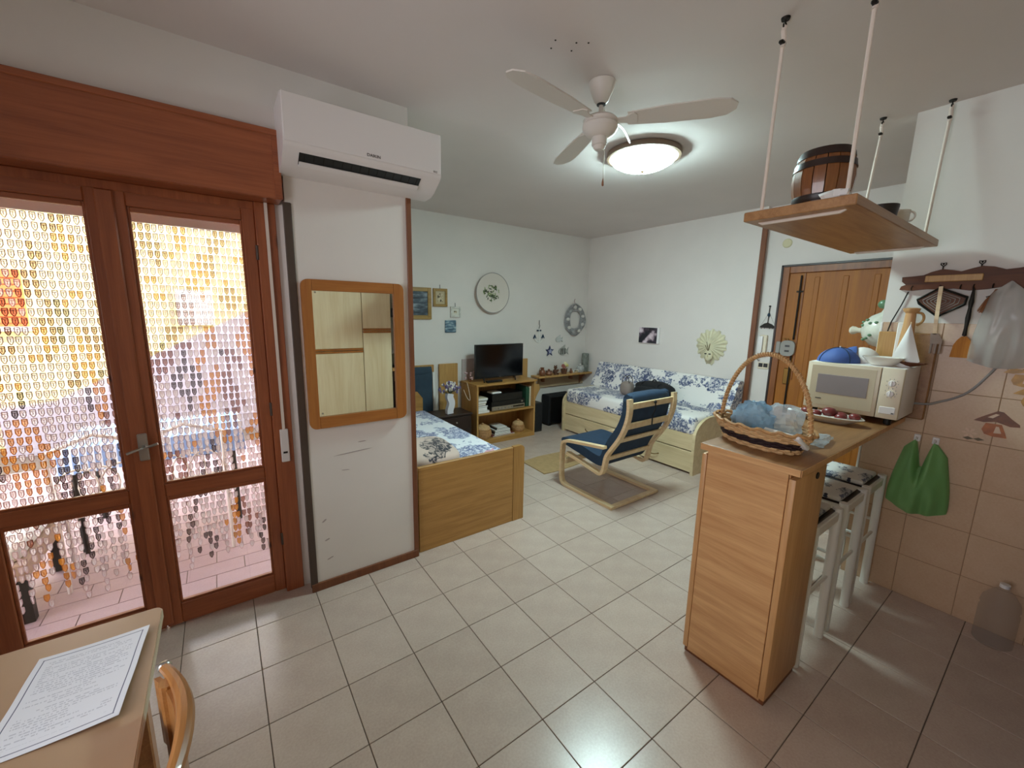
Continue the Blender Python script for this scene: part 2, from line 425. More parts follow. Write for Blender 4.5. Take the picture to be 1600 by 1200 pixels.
ceiling = struct(B().box(-2.5, 4.3, -2.95, 0.70, ZC, 2.9).box(0.08, 4.3, 0.70, 2.8, ZC, 2.9), 'ceiling', ceil_m)
hb = B().lathe((0, 0, 0), [(0.0001, -0.0015), (0.004, -0.0015), (0.004, 0.0)], 8)
h0 = hb.build('screw_hole', iron, ceiling, origin=(0, 0, 0))
for k, (x, y) in enumerate([(0.60, -0.49), (0.68, -0.53), (0.72, -0.56), (0.62, -0.44), (0.70, -0.48)]):
    o = h0 if k == 0 else copy_child(h0, ceiling, (0, 0, 0)); o.location = Vector((x, y, ZC)) - W['ceiling'].translation

wall_left = struct(B().box(-0.312, 0.327, 0.432, 0.70, 0, ZC).box(-2.3, -0.312, 0.432, 0.70, 2.42, ZC).box(-2.3, -0.312, 0.54, 0.70, 2.115, 2.42)
                   .box(-2.3, -1.60, 0.432, 0.70, 0, 2.42).box(-0.347, -0.312, 0.53, 0.70, 0, 2.42), 'wall_left', plaster)
# scuffs rubbed into the paint of the pier below the mirror
sm = B()
for x, z, a, L, hgt in [(-0.05, 0.80, .05, .22, .006), (0.0, 0.855, .0, .05, .006), (-0.10, 0.70, -.1, .05, .005), (-0.23, 0.42, .6, .03, .01), (-0.22, 0.30, .3, .03, .01), (-.21, .18, .3, .04, .008)]:
    M = Matrix.Translation((x, 0.4317, z)) @ Matrix.Rotation(-a, 4, 'Y')
    sm.prism([(-L / 2, 0), (-L / 4, -hgt / 2), (L / 3, -hgt / 3), (L / 2, hgt * .1), (L / 4, hgt / 2), (-L / 3, hgt / 3)], 'xz', -0.0004, 0.0004, M)
sm.build('scuff_mark', stain_m, wall_left, smooth=False)
tag(B().box(-0.318, 0.331, 0.420, 0.432, 0.0, 0.050, .002).build('baseboard_left', trim_m), kind='structure')
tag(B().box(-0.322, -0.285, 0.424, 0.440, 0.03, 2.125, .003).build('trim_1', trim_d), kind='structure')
tag(B().box(0.303, 0.333, 0.424, 0.452, 0.03, 2.262, .003).build('trim_2', trim_m), kind='structure')
struct(B().box(0.08, 0.327, 0.70, 2.8, 0, 0.9).box(0.08, 0.327, 0.70, 2.8, 2.05, ZC).box(0.08, 0.327, 0.70, 0.85, 0.9, 2.05).box(0.08, 0.327, 1.75, 2.8, 0.9, 2.05), 'wall_living', plaster)
struct(B().box(0.327, 4.25, YT, 2.8, 0, ZC), 'wall_back', plaster)
struct(B().box(XS, 4.25, 0.10, YT, 0, ZC), 'wall_right', plaster)
struct(B().box(4.06, 4.30, -2.0, 0.10, 0, ZC), 'wall_entrance', plaster)
struct(B().box(XK + .12, 4.06, -2.05, -1.95, 0, ZC), 'wall_passage', plaster)
wall_k = struct(B().box(XK, XK + .12, -2.8, -1.235, 0, ZC), 'wall_kitchen', plaster)
struct(B().box(-2.5, XK + .12, -2.95, -2.8, 0, ZC), 'wall_front', plaster)
struct(B().box(-2.5, -2.3, -2.8, 0.70, 0, 0.9).box(-2.5, -2.3, -2.8, 0.70, 2.3, ZC).box(-2.5, -2.3, -2.8, -2.10, 0.9, 2.3).box(-2.5, -2.3, -0.55, 0.70, 0.9, 2.3), 'wall_dining', plaster)
tag(B().box(0.33, 4.0, YT - .012, YT, 0, 0.07, .003).build('baseboard_back', trim_m), kind='structure')
tag(B().box(XS - .012, XS, 0.13, YT - .012, 0, 0.07, .003).build('baseboard_right', trim_m), kind='structure')
tag(B().box(XS - .012, XS + .02, 0.085, 0.135, 0, 2.60, .004).build('trim_3', trim_m), kind='structure')
tag(B().box(XK - .003, XK + .123, -1.243, -1.231, 0, 1.6, .002).build('trim_4', white_pt), kind='structure')

# unseen windows added to let in daylight: living (wall beside the bed) and dining
def window(name, x0, x1, y0, y1, z0, z1, xp):
    fb = B(); f = .055
    for a in ((y0, y0 + f, z0, z1), (y1 - f, y1, z0, z1), (y0, y1, z0, z0 + f), (y0, y1, z1 - f, z1), ((y0 + y1) / 2 - f / 2, (y0 + y1) / 2 + f / 2, z0, z1)):
        fb.box(xp - .025, xp + .025, *a, bev=.004)
    wn = struct(fb, name, pine)
    for a, b_ in ((y0 + f, (y0 + y1) / 2 - f / 2), ((y0 + y1) / 2 + f / 2, y1 - f)):
        B().box(xp - .003, xp + .003, a, b_, z0 + f, z1 - f).build('pane', glass, wn, smooth=False)
window('added_window_1', 0.08, 0.327, 0.85, 1.75, 0.90, 2.05, 0.16)
window('added_window_2', -2.5, -2.3, -2.10, -0.55, 0.9, 2.3, -2.38)

# kitchen wall tiles
bt = B().box(-.006, 0, .0015, .2485, .0015, .2455, bev=.001)
t0 = bt.build('wall_tile', wall_t, wall_k, origin=(0, 0, 0)); offk = -W['wall_kitchen'].translation
tcut = B().box(-.006, 0, .0015, .2485, .0015, .118, bev=.001).build('wall_tile', wall_t, wall_k, origin=(0, 0, 0))
B().box(XK - .004, XK, -2.745, -1.245, 0, 1.600).build('tile_bed', plain('tile_joint', '9a7c60', .9), wall_k, smooth=False)
n0 = nc = 0
for c in range(5):
    for r in range(7):
        y, z = -1.495 - .25 * c, r * .247
        src = tcut if r == 6 else t0
        cnt = nc if r == 6 else n0
        o = src if cnt == 0 else copy_child(src, wall_k, (0, 0, 0))
        if r == 6: nc += 1
        else: n0 += 1
        o.location = offk + Vector((XK, y, z))
# printed mushrooms and a flower on the glaze
def decal(poly, name, mat, y, z, s, t=0.0075):
    b = B().prism([(y - u * s, z + v * s) for u, v in poly], 'yz', XK - t, XK - t + .0008)
    return b.build(name, mat, wall_k, smooth=False)
mush_o = plain('mushroom_orange', 'a85a1e', 0.4, var=0.3, vs_=30); mush_l = plain('mushroom_pale', 'cfae92', 0.4); mush_d = plain('mushroom_brown', '6e3812', 0.4, var=.3, vs_=40)
ochre = plain('mushroom_ochre', 'b98534', 0.4, var=0.3, vs_=30)
for (y, z, s, mc) in [(-1.745, 1.10, 1.0, mush_o), (-1.80, 1.36, .9, ochre), (-1.845, 1.26, .9, ochre)]:
    cap = [(-.075, .005), (-.06, .02), (-.03, .045), (0, .068), (.02, .065), (.05, .035), (.078, .012), (.08, .0), (.05, -.004), (0, .012), (-.04, .002)]
    stem = [(-.032, .0), (.022, .0), (.04, -.045), (.046, -.065), (.0, -.066), (-.03, -.058), (-.042, -.035)]
    decal(stem, 'mushroom_print', mc, y, z, s, .0070); decal(cap, 'mushroom_print', mush_d if mc is mush_o else mc, y, z, s, .0076)
    decal([(-.03, .03), (-.005, .052), (.008, .05), (-.012, .028)], 'mushroom_print', mush_l, y, z, s, .0082)
    decal([(.004, -.012), (.014, -.012), (.026, -.045), (.0, -.048)], 'mushroom_print', mush_l, y, z, s, .0078)
for k in range(6):
    a = k * PI / 3; decal([(0, 0), (.022 * math.cos(a - .3), .022 * math.sin(a - .3)), (.03 * math.cos(a), .03 * math.sin(a)), (.022 * math.cos(a + .3), .022 * math.sin(a + .3))], 'flower_print', mush_l, -1.665, 1.035, 1, .0071)
leaf_m = plain('leaf_print_olive', '5c4a28', 0.4)
for dy, dz in ((0.012, -.030), (-.025, -.028)): decal([(-.018, 0), (0, .009), (.022, .001), (0, -.008)], 'leaf_print', leaf_m, -1.675 + dy, 1.035 + dz, 1, .0073)

# shutter box
sb = B().box(-1.90, -0.325, 0.40, 0.54, 2.127, 2.429, bev=.004); shut = struct(sb, 'trim_5', pine_x)
B().box(-1.90, -0.322, 0.394, 0.42, 2.405, 2.432, bev=.003).build('moulding', pine_x, shut)
B().box(-0.352, -0.322, 0.396, 0.42, 2.129, 2.405, bev=.002).build('moulding', pine_x, shut)
# french door frame
fr = struct(B().box(-0.436, -0.346, 0.515, 0.62, 0, 2.127, .004).box(-1.60, -1.51, 0.515, 0.62, 0, 2.127, .004).box(-1.51, -0.436, 0.53, 0.62, 2.09, 2.127, .003), 'trim_6', pine)
hg = B().tube([(0, 0, 0), (0, 0, .07)], .007, 8)
for z in (0.30, 1.05, 1.85):
    B().tube([(-0.437, .520, z), (-0.437, .520, z + .07)], .007, 8).build('hinge', trim_d, fr)
# strap of the roller shutter
B().box(-0.395, -0.381, 0.505, 0.508, 0.93, 2.125).build('shutter_strap', rope_m, fr, smooth=False)
stp = B().box(-0.408, -0.368, 0.503, 0.516, 0.785, 0.970, .004).build('strap_winder', white_p, fr)
B().box(-0.398, -0.378, 0.500, 0.504, 0.835, 0.845).build('strap_slot', black_p, stp, smooth=False)
def leaf(name, xl, xr, gl, gr, zb, hand):
    y0, y1 = 0.535, 0.585
    d = struct(B().box(xl, gl, y0, y1, .012, 2.10, .004), name, pine, smooth=True)
    B().box(gr, xr, y0, y1, .012, 2.10, .004).build('stile', pine, d)
    for z0, z1 in ((.012, zb), (.70, .765), (2.035, 2.10)): B().box(gl, gr, y0 + .001, y1 - .001, z0, z1, .004).build('rail', pine_x, d)
    for z0, z1 in ((zb, .70), (.765, 2.035)):
        B().box(gl - .005, gr + .005, .558, .562, z0 - .005, z1 + .005).build('pane', glass, d, smooth=False)
        bd = B()   # glazing bead, a sloped frame round the pane
        for a in ((gl, gl + .010, z0, z1), (gr - .010, gr, z0, z1)): bd.box(a[0], a[1], y0 + .010, .557, a[2], a[3], .002)
        for a in ((z0, z0 + .010), (z1 - .022, z1)): bd.box(gl + .010, gr - .010, y0 + .010, .557, a[0], a[1], .002)
        bd.build('glazing_bead', pine_x, d)
    return d
lr = leaf('door_1', -0.965, -0.436, -0.905, -0.490, .122, 1)
ll = leaf('door_2', -1.510, -0.970, -1.435, -1.032, .146, 0)
B().box(-1.000, -0.940, .522, .536, .03, 2.09, .005).build('cover_strip', pine, ll)
hd = B().box(-0.975, -0.940, .510, .522, .905, 1.035, .004).build('handle_plate', steel, lr)
B().tube(smooth_path([(-0.957, .515, .975), (-0.957, .480, .975), (-0.975, .470, .972), (-1.01, .468, .960)]), .006, 8).build('handle', steel, hd)
B().tube(smooth_path([(-0.950, .515, .975), (-0.940, .480, .977), (-0.925, .472, .982), (-0.90, .470, .990)]), .006, 8).build('handle', steel, hd)

# ------------------------------------------------------------------ terrace outside the french door
tf = struct(B().box(-6, 0.08, 0.70, 5.0, -0.20, -0.044), 'floor_terrace', grout)
tt = B().box(.002, .298, .002, .148, -.008, 0, bev=.001); q0 = tt.build('terrace_tile', terr_t, tf, origin=(0, 0, 0)); offt = -W['floor_terrace'].translation; k = 0
for j in range(0, 22):
    for i in range(0, 9):
        x = -2.42 + i * .30 - (.15 if j % 2 else 0); y = 0.70 + j * .15
        if x + .3 > 0.08: continue
        o = q0 if k == 0 else copy_child(q0, tf, (0, 0, 0)); k += 1
        o.location = offt + Vector((x, y, -.040))
wb = struct(B().box(-6, 6, 5.0, 5.25, -0.2, 3.0), 'wall_terrace', stucco)
struct(B().box(-6.0, 0.08, 0.70, 3.3, 2.92, 3.1), 'ceiling_sky_blocker', white_wall)  # unseen slab added to hold back skylight over the terrace
struct(B().prism([(0.6, -.04), (0.6, 2.06), (-0.27, 1.58), (-2.21, 0.53), (-2.6, .50), (-2.6, -.04)], 'xz', 4.60, 4.75), 'wall_sloped', plain('grey_stucco', 'a09aa2', .9, var=.03, bump=.2, bs=50))  # grey wall with a sloped top along the diagonal line
struct(B().box(2.31, 2.6, 2.85, 5.0, 0, 3.0), 'wall_shadow_caster', white_wall)  # unseen wall added so the sun casts a diagonal shadow on the stucco
struct(B().box(-0.35, 0.08, 0.50, 0.70, -0.05, -0.002).box(-1.60, -0.35, .60, .70, -.05, .010), 'trim_7', white_wall)
s_ = struct(B().box(-2.95, -2.36, 4.96, 5.0, 1.36, 1.98, .005), 'window_3', orange_m)
for zz in range(8): B().box(-2.92, -2.39, 4.945, 4.962, 1.40 + zz * .07, 1.455 + zz * .07, .004).build('slat', orange_m, s_)
B().box(-3.0, -2.33, 4.90, 5.0, 1.31, 1.36, .006).build('window_sill', white_wall, s_)
s_ = struct(B().box(-1.05, -0.67, 4.96, 5.0, 1.37, 1.83, .005), 'window_4', white_pt)
for zz in range(6): B().box(-1.03, -0.69, 4.945, 4.962, 1.40 + zz * .07, 1.455 + zz * .07, .004).build('slat', white_pt, s_)

# ------------------------------------------------------------------ air conditioner
ac = thing('air_conditioner', 'white wall-mounted split air conditioner above the mirror', 'air conditioner', (0.04, 0.43, 2.25))
X0, X1 = -0.330, 0.420
prof = [(0.432, 2.535), (0.225, 2.535), (0.212, 2.52), (0.212, 2.330), (0.222, 2.314), (0.300, 2.264), (0.345, 2.248), (0.432, 2.246)]
B().prism([(y, z) for y, z in prof], 'yz', X0, X1).build('body', white_p, ac, angle=50)
B().box(X0 + .002, X1 - .002, .206, .214, 2.335, 2.532, .003).build('front_panel', white_p, ac)
M = Matrix.Translation((0.025, .2635, 2.286)) @ Matrix.Rotation(math.radians(56), 4, 'X')
B().box(-.290, .290, -.0012, .012, -.030, .034, M=M).build('outlet_slot', black_p, ac, smooth=False)
for k in range(14): B().box(-.27 + k * .0415, -.267 + k * .0415, -.003, .004, -.010, .030, M=M).build('vane', iron, ac, smooth=False)
B().box(-.288, .288, -.010, -.0015, -.036, -.010, .002, M=M).build('louver', white_p, ac)
RX = Matrix.Rotation(PI / 2, 4, 'X')
ink = plain('grey_ink', '3a3836', 0.6)
text_part('DAIKIN', 'brand_lettering', 0.020, ink, ac, Matrix.Translation((0.06, .2055, 2.352)) @ RX)
text_part('R32', 'refrigerant_marking', 0.014, ink, ac, Matrix.Translation((0.385, .2055, 2.345)) @ RX)

# ------------------------------------------------------------------ mirror on the pier
mr = thing('wall_mirror', 'mirror in a rounded orange-brown wooden frame below the air conditioner', 'mirror', (0, .43, .97))
def rr(x0, x1, z0, z1, r, n=6):
    p = []
    for cx, cz, a in ((x1 - r, z1 - r, 0), (x0 + r, z1 - r, PI / 2), (x0 + r, z0 + r, PI), (x1 - r, z0 + r, 1.5 * PI)):
        p += [(cx + r * math.cos(a + PI / 2 * k / n), cz + r * math.sin(a + PI / 2 * k / n)) for k in range(n + 1)]
    return p
B().box(-.228, .212, .418, .420, 1.030, 1.712).build('mirror_glass', mirror_m, mr, smooth=False)
for x0, x1, sgn in ((-.272, -.222, 1), (.208, .266, -1)):
    pl = rr(-.272, .266, .970, 1.765, .035, 5)
    pl = [(max(min(x, x1), x0), z) for x, z in pl]
    q = [];  [q.append(p) for p in pl if p not in q]
    B().prism(q, 'xz', .405, .4315).build('frame_stile', frame_m, mr, smooth=False)
for z0, z1 in ((.970, 1.034), (1.708, 1.765)):
    B().box(-.221, .207, .4055, .4315, z0, z1, .002).build('frame_rail', wood('mirror_oak_rail_%d' % int(z0 * 10), '985a26', 'ac6e32', 'x', 0.4), mr)
B().lathe((-.205, .4175, 1.052), [(.0001, -.0015), (.005, -.0015), (.005, 0)], 8, 'y').build('clip', steel, mr)
B().lathe((-.205, .4175, 1.700), [(.0001, -.0015), (.005, -.0015), (.005, 0)], 8, 'y').build('clip', steel, mr)

# ------------------------------------------------------------------ ceiling fan and lamp
fn = thing('ceiling_fan', 'white three-blade ceiling fan beside the round ceiling lamp', 'fan', (.987, -.395, 2.42))
fx, fy = .987, -.395
can = B().lathe((fx, fy, 0), [(.001, 2.622), (.022, 2.624), (.034, 2.636), (.062, 2.70), (.066, 2.718)], 24).build('canopy', fan_m, fn)
B().tube([(fx, fy, 2.635), (fx, fy, 2.55)], .011, 12).build('down_rod', fan_m, fn)
B().lathe((fx, fy, 0), [(.012, 2.632), (.022, 2.632), (.022, 2.62), (.012, 2.618)], 16).build('rod_collar', black_p, fn)
mo = B().lathe((fx, fy, 0), [(.02, 2.568), (.070, 2.562), (.084, 2.550), (.084, 2.538), (.078, 2.534), (.086, 2.526), (.086, 2.512), (.070, 2.490), (.045, 2.478), (.034, 2.474)], 32).build('motor_housing', fan_m, fn)
sw = B().lathe((fx, fy, 0), [(.036, 2.476), (.037, 2.440), (.030, 2.436), (.030, 2.428), (.020, 2.418), (.001, 2.416)], 24).build('switch_cup', fan_m, fn)
B().tube([(fx + .040, fy + .01, 2.455), (fx + .052, fy + .012, 2.44), (fx + .053, fy + .012, 2.30)], .0015, 6).build('pull_chain', brass, fn)
B().lathe((fx + .053, fy + .012, 0), [(.001, 2.262), (.006, 2.266), (.006, 2.278), (.002, 2.300)], 10).build('pull_knob', terracotta, fn)
B().tube(smooth_path([(fx + .055, fy + .02, 2.66), (fx + .035, fy + .02, 2.625), (fx + .10, fy + .05, 2.60), (1.35, -.22, 2.68), (1.62, -.06, 2.70)]), .006, 8).build('power_cable', white_p, fn)
for a in (67, 187, 307):
    M = Matrix.Translation((fx, fy, 2.548)) @ Matrix.Rotation(math.radians(a), 4, 'Z') @ Matrix.Rotation(math.radians(-10), 4, 'X')
    ol = [(.13, -.045), (.30, -.062), (.50, -.066), (.57, -.055), (.605, -.020), (.605, .020), (.57, .055), (.50, .066), (.30, .062), (.13, .045)]
    bl = B().prism(ol, 'xy', -.003, .003, M).build('blade', fan_m, fn, smooth=False)
    B().prism([(.065, -.018), (.12, -.022), (.16, -.045), (.175, -.03), (.175, .03), (.16, .045), (.12, .022), (.065, .018)], 'xy', -.007, -.003, M).build('blade_iron', fan_m, bl, smooth=False)
cl = thing('ceiling_lamp', 'lit round ceiling lamp with a ribbed glass dish and brown rim', 'lamp', (1.865, .02, 2.60))
lx, ly = 1.865, .02
B().lathe((lx, ly, 0), [(.225, 2.718), (.246, 2.716), (.250, 2.700), (.246, 2.684), (.228, 2.680), (.222, 2.686), (.220, 2.70)], 48).build('rim', plain('lamp_rim_bronze', '7a6452', .5), cl)
df = B().lathe((lx, ly, 0), [(.222, 2.684), (.200, 2.655), (.155, 2.630), (.10, 2.613), (.05, 2.605), (.001, 2.603)], 48).build('diffuser', lamp_e, cl)
rib = B()
for k in range(36):
    a = 2 * PI * k / 36
    rib.tube([(lx + r * math.cos(a), ly + r * math.sin(a), z - .0005) for r, z in ((.220, 2.683), (.200, 2.655), (.155, 2.630), (.11, 2.6155))], .0012, 4)
rib.build('glass_ribs', ceramic, df)
B().lathe((lx, ly, 0), [(.010, 2.605), (.012, 2.598), (.006, 2.590), (.001, 2.589)], 12).build('finial', brass, cl)

# ------------------------------------------------------------------ bar counter
bc = thing('bar_cabinet', 'light oak end cabinet carrying the breakfast bar', 'cabinet', (1.25, -1.21, 0))
B().box(1.098, 1.41, -1.368, -1.042, .012, 1.034).build('body', oak_z, bc, smooth=False)
B().box(1.088, 1.099, -1.364, -1.047, .028, 1.030, .002).build('end_panel', oak, bc)
for y0, y1 in ((-1.392, -1.366), (-1.046, -1.022)):
    B().box(1.086, 1.408, y0, y1, .03, 1.012, .006, 2).build('side_panel', oak_z, bc)
B().box(1.10, 1.40, -1.386, -1.028, .0, .030).build('plinth', trim_m, bc, smooth=False)
B().lathe((1.30, -1.3925, .985), [(.0001, -.004), (.014, -.004), (.014, .0)], 16, 'y').build('recessed_grip', iron, bc)
wt = tag(B().box(1.062, XK - .004, -1.412, -1.022, 1.034, 1.065, .005, 2).build('worktop', oak_top), 'long oak worktop of the breakfast bar reaching the kitchen wall', 'worktop')
B().box(1.0605, 1.0635, -1.409, -1.025, 1.036, 1.0625, .001).build('end_edge_band', oak, wt)
B().box(1.064, XK - .006, -1.4135, -1.4105, 1.036, 1.0625, .001).build('side_edge_band', oak_z, wt)
# basket with handle
bk = thing('wicker_basket', 'oval wicker basket with a tall hoop handle on the bar end', 'basket', (1.27, -1.175, 1.065), math.radians(-12))
def ring(prof_r, n=44, amp=0.0, fr=11, wr=.0045):
    pass
def ov(a, rx, ry): return (rx * math.cos(a), ry * math.sin(a))
def basket_band(name, z0, z1, rx0, rx1, mat, rows, weave=.003):
    b = B(); n = 72
    for r in range(rows):
        t = (r + .5) / rows; z = z0 + (z1 - z0) * t; s = rx0 + (rx1 - rx0) * t
        pts = []
        for k in range(n):
            a = 2 * PI * k / n; d = weave * (1 if (k // 2 + r) % 2 else -1)
            x, y = ov(a, s * .72 + d, s * 1.22 + d); pts.append((x, y, z))
        b.tube(pts, (z1 - z0) / rows * .62, 5, closed=True)
    b.v = [tuple(W[bk.name] @ Vector(p)) for p in b.v]
    return b.build(name, mat, bk)
basket_band('base_weave', .003, .024, .130, .138, wicker_l, 2, .005)
basket_band('dark_weave', .024, .053, .138, .150, wicker_d, 4, .004)
basket_band('pale_weave', .053, .090, .153, .170, wicker_l, 4, .005)
b = B(); pts = []
for k in range(80):
    a = 2 * PI * k / 80; x, y = ov(a, .128, .212); pts.append((x + .005 * math.cos(k * 1.3), y + .005 * math.sin(k * 1.3), .094 + .005 * math.sin(k * 1.3)))
b.tube(pts, .007, 6, closed=True); b.v = [tuple(W[bk.name] @ Vector(p)) for p in b.v]; b.build('braided_rim', wicker, bk)
b = B(); b.tube([(0, .200 * math.cos(a), 0.07 + .325 * math.sin(a)) for a in [PI * k / 28 for k in range(29)]], .0085, 8)
b.v = [tuple(W[bk.name] @ Vector(p)) for p in b.v]; hnd = b.build('hoop_handle', wicker, bk)
b = B()
for k in range(60):
    a = PI * (k + .5) / 60
    b.tube([(.0095 * math.cos(t), .200 * math.cos(a + t * .012) + .0095 * math.sin(t) * math.cos(a), .07 + .325 * math.sin(a + t * .012) + .0095 * math.sin(t) * math.sin(a)) for t in [2 * PI * q / 8 for q in range(9)]], .0022, 4)
b.v = [tuple(W[bk.name] @ Vector(p)) for p in b.v]; b.build('handle_wrapping', wicker_l, hnd)
b = B().lathe((0, 0, 0), [(.001, .004), (.098, .004)], 32, sx=.95, sy=1.62); b.v = [tuple(W[bk.name] @ Vector(p)) for p in b.v]; b.build('basket_floor', wicker, bk)
# crumpled bags in the basket
def bag(name, label, c, r, mat, seed, group=None, noise=.13):
    b = B().blob(c, r, 30, 18, e=.9, noise=noise * .7, seed=seed); cc = Vector(c); rnd = random.Random(seed)
    dirs = [(Vector((rnd.gauss(0, 1), rnd.gauss(0, 1), rnd.gauss(0, 1))).normalized(), rnd.uniform(5, 16), rnd.uniform(0, 6)) for _ in range(7)]
    out = []
    for p in b.v:
        d = Vector(p) - cc; q = d.normalized() if d.length > 1e-6 else d; k = sum(abs(math.sin(f * q.dot(v_) + o_)) for v_, f, o_ in dirs) / 7 - .6
        d = d * (1 + .45 * k) + Vector((rnd.uniform(-1, 1), rnd.uniform(-1, 1), rnd.uniform(-1, 1))) * .003
        out.append(tuple(cc + d))
    b.v = out
    return tag(b.build(name, mat, angle=18), label, 'plastic bag', group)
bag('plastic_bag', 'crumpled blue-tinted plastic bag heaped in the wicker basket', (1.265, -1.145, 1.165), (.065, .075, .080), bluefilm, 3)
bag('plastic_bag', 'crumpled clear plastic bag bulging over the back of the basket', (1.315, -1.235, 1.175), (.06, .075, .070), frost, 9)
bag('plastic_bag', 'flat clear plastic bag lying on the worktop behind the basket', (1.50, -1.30, 1.082), (.10, .06, .017), frost, 12)
bc_b = B().box(1.205, 1.265, -1.085, -1.050, 1.075, 1.165, .004); 
crk = thing('cracker_packet', 'packet of brown crackers in clear wrap leaning in the basket', 'food packet', (1.235, -1.06, 1.075), math.radians(10))
b = B()
for k in range(7): b.box(1.225 + k * .009, 1.232 + k * .009, -1.125, -1.070, 1.076, 1.175 - .004 * k, .003)
b.build('crackers', terracotta, crk); 
B().blob((1.257, -1.098, 1.135), (.044, .038, .062), 20, 12, .7, .05, 5).build('wrapper', frost, crk)
nw = thing('printed_packet', 'pale printed paper packet at the near end of the basket', 'food packet', (1.215, -1.29, 1.12), math.radians(-14))
M = W[nw.name] @ Matrix.Rotation(math.radians(38), 4, 'Y')
B().box(-.045, .045, -.075, .075, 0, .018, .006, 2, M=M).build('sleeve', paper_w, nw)
b = B()
for k in range(6): b.box(-.03 + .010 * k, -.025 + .010 * k, -.06 + .006 * (k % 3), .02 + .008 * (k % 2), .0181, .0185, M=M)
b.box(-.02, 0, .035, .055, .0181, .0185, M=M)
b.build('print', ink, nw, smooth=False)

# oval dish of red fruit
dish = thing('oval_dish', 'white oval dish of round red fruit in front of the microwave', 'dish', (2.02, -1.19, 1.065), 0)
B().lathe((2.02, -1.19, 1.065), [(.001, .001), (.075, .001), (.080, .006), (.120, .030), (.128, .036), (.124, .040), (.078, .012), (.001, .010)], 40, sx=.62, sy=1.28).build('plate', ceramic, dish)
for k, (dx, dy, dz, r) in enumerate([(.02, .10, .035, .028), (-.01, .045, .035, .027), (.0, -.01, .052, .034), (.025, -.055, .036, .03), (-.01, -.065, .034, .027), (.01, -.118, .045, .026)]):
    o = B().lathe((2.02 + dx, -1.19 + dy, 1.065 + dz), [(.001, -r * .75), (r * .7, -r * .6), (r, -r * .1), (r * .95, r * .25), (r * .65, r * .58), (r * .35, r * .66), (r * .12, r * .50), (.001, r * .42)], 18).build('red_fruit', redfruit)
    tag(o, ['red fruit at the far left end of the oval dish', 'red fruit lying low left of the topmost one in the dish', 'topmost red fruit in the middle of the oval dish', 'red fruit right behind the topmost one in the dish', 'red fruit in the near row right of the dish middle', 'red fruit at the right end of the oval dish'][k], 'fruit', 'red fruit in the oval dish')

# ------------------------------------------------------------------ microwave and what stands on it
mw = thing('microwave', 'cream countertop microwave with two round dials at the end of the bar', 'microwave', (2.34, -1.235, 1.065))
mx0, mx1, my0, my1, mz0, mz1 = 2.17, 2.50, -1.445, -1.027, 1.100, 1.370
B().box(mx0 + .02, mx1, my0, my1, mz0, mz1, .006, 2).build('body', white_p, mw)
for x in (2.22, 2.46):
    for y in (-1.40, -1.07): B().lathe((x, y, 0), [(.016, 1.0655), (.018, 1.102)], 12).build('foot', black_p, mw)
dr = B().box(mx0, mx0 + .022, -1.352, my1 + .001, mz0 + .002, mz1 - .002, .004, 2).build('door', cream_p, mw)
B().box(mx0 - .001, mx0 + .004, -1.338, -1.045, mz0 + .022, mz1 - .018, .003).build('door_inset', cream_d, dr)
B().box(mx0 - .0025, mx0 + .003, -1.310, -1.078, 1.192, 1.303, .003).build('window_pane', plain('microwave_mesh', '8e8484', 0.25), dr)
B().box(mx0 - .0025, mx0 + .001, -1.11, -1.082, 1.158, 1.163).build('nameplate', ink, dr, smooth=False)
pn = B().box(mx0, mx0 + .022, my0 + .001, -1.356, mz0 + .002, mz1 - .002, .004, 2).build('control_panel', cream_p, mw)
for z in (1.285, 1.235):
    B().lathe((mx0 - .002, -1.402, z + (.005 if z > 1.25 else 0)), [(.0001, -.012), (.014, -.011), (.016, 0), (.016, .004)], 20, 'x').build('dial', white_p, pn)
    B().box(mx0 - .018, mx0 - .012, -1.4055, -1.3985, z - .010, z + .020, .002).build('dial_grip', white_p, pn)
    for k in range(9):
        a = PI * (.15 + k * .2125) - PI / 2 * 0
        B().box(mx0 - .0012, mx0 + .001, -1.402 + .024 * math.cos(a) - .001, -1.402 + .024 * math.cos(a) + .001, z + .004 + .024 * math.sin(a) - .003, z + .004 + .024 * math.sin(a) + .003).build('dial_mark', grey_p, pn, smooth=False)
B().box(mx0 - .004, mx0 + .004, -1.432, -1.368, 1.128, 1.165, .002).build('door_button', white_p, pn)
B().box(mx0 - .005, mx0 + .001, -1.428, -1.418, 1.132, 1.138).build('energy_mark', ink, pn, smooth=False)
tag(B().tube(smooth_path([(2.503, -1.435, 1.155), (2.506, -1.48, 1.158), (2.512, -1.508, 1.162), (2.54, -1.53, 1.175), (2.543, -1.58, 1.20), (2.543, -1.64, 1.25), (2.543, -1.70, 1.37), (2.543, -1.72, 1.42)]), .006, 8).build('power_cord', grey_p), 'grey cord running up the tiles from the microwave', 'cord')
# blue folded umbrella-like cover / food cover
um = thing('food_cover', 'blue folding fabric food cover lying on top of the microwave', 'food cover', (2.30, -1.14, 1.370))
def dome(cx, cy, rx, ry, h, name, mat, a0=0, a1=2 * PI):
    n = 16
    b = B().grid(lambda u, v: (cx + rx * math.cos(a0 + (a1 - a0) * u) * math.sin(v * PI / 2), cy + ry * math.sin(a0 + (a1 - a0) * u) * math.sin(v * PI / 2), 1.3705 + h * math.cos(v * PI / 2) * (1 - .10 * abs(math.sin(4 * (a0 + (a1 - a0) * u) / 2)) * v)), 24, 8)
    return b.build(name, mat, um)
blue_c = plain('blue_cloth', '3f5a9a', 0.7)
dome(2.27, -1.135, .095, .100, .080, 'cloth_dome', blue_c)
dome(2.38, -1.215, .075, .085, .085, 'white_lining', white_pt); dome(2.37, -1.185, .08, .080, .088, 'cloth_panel', blue_c, .3, PI + .3)
b = B()
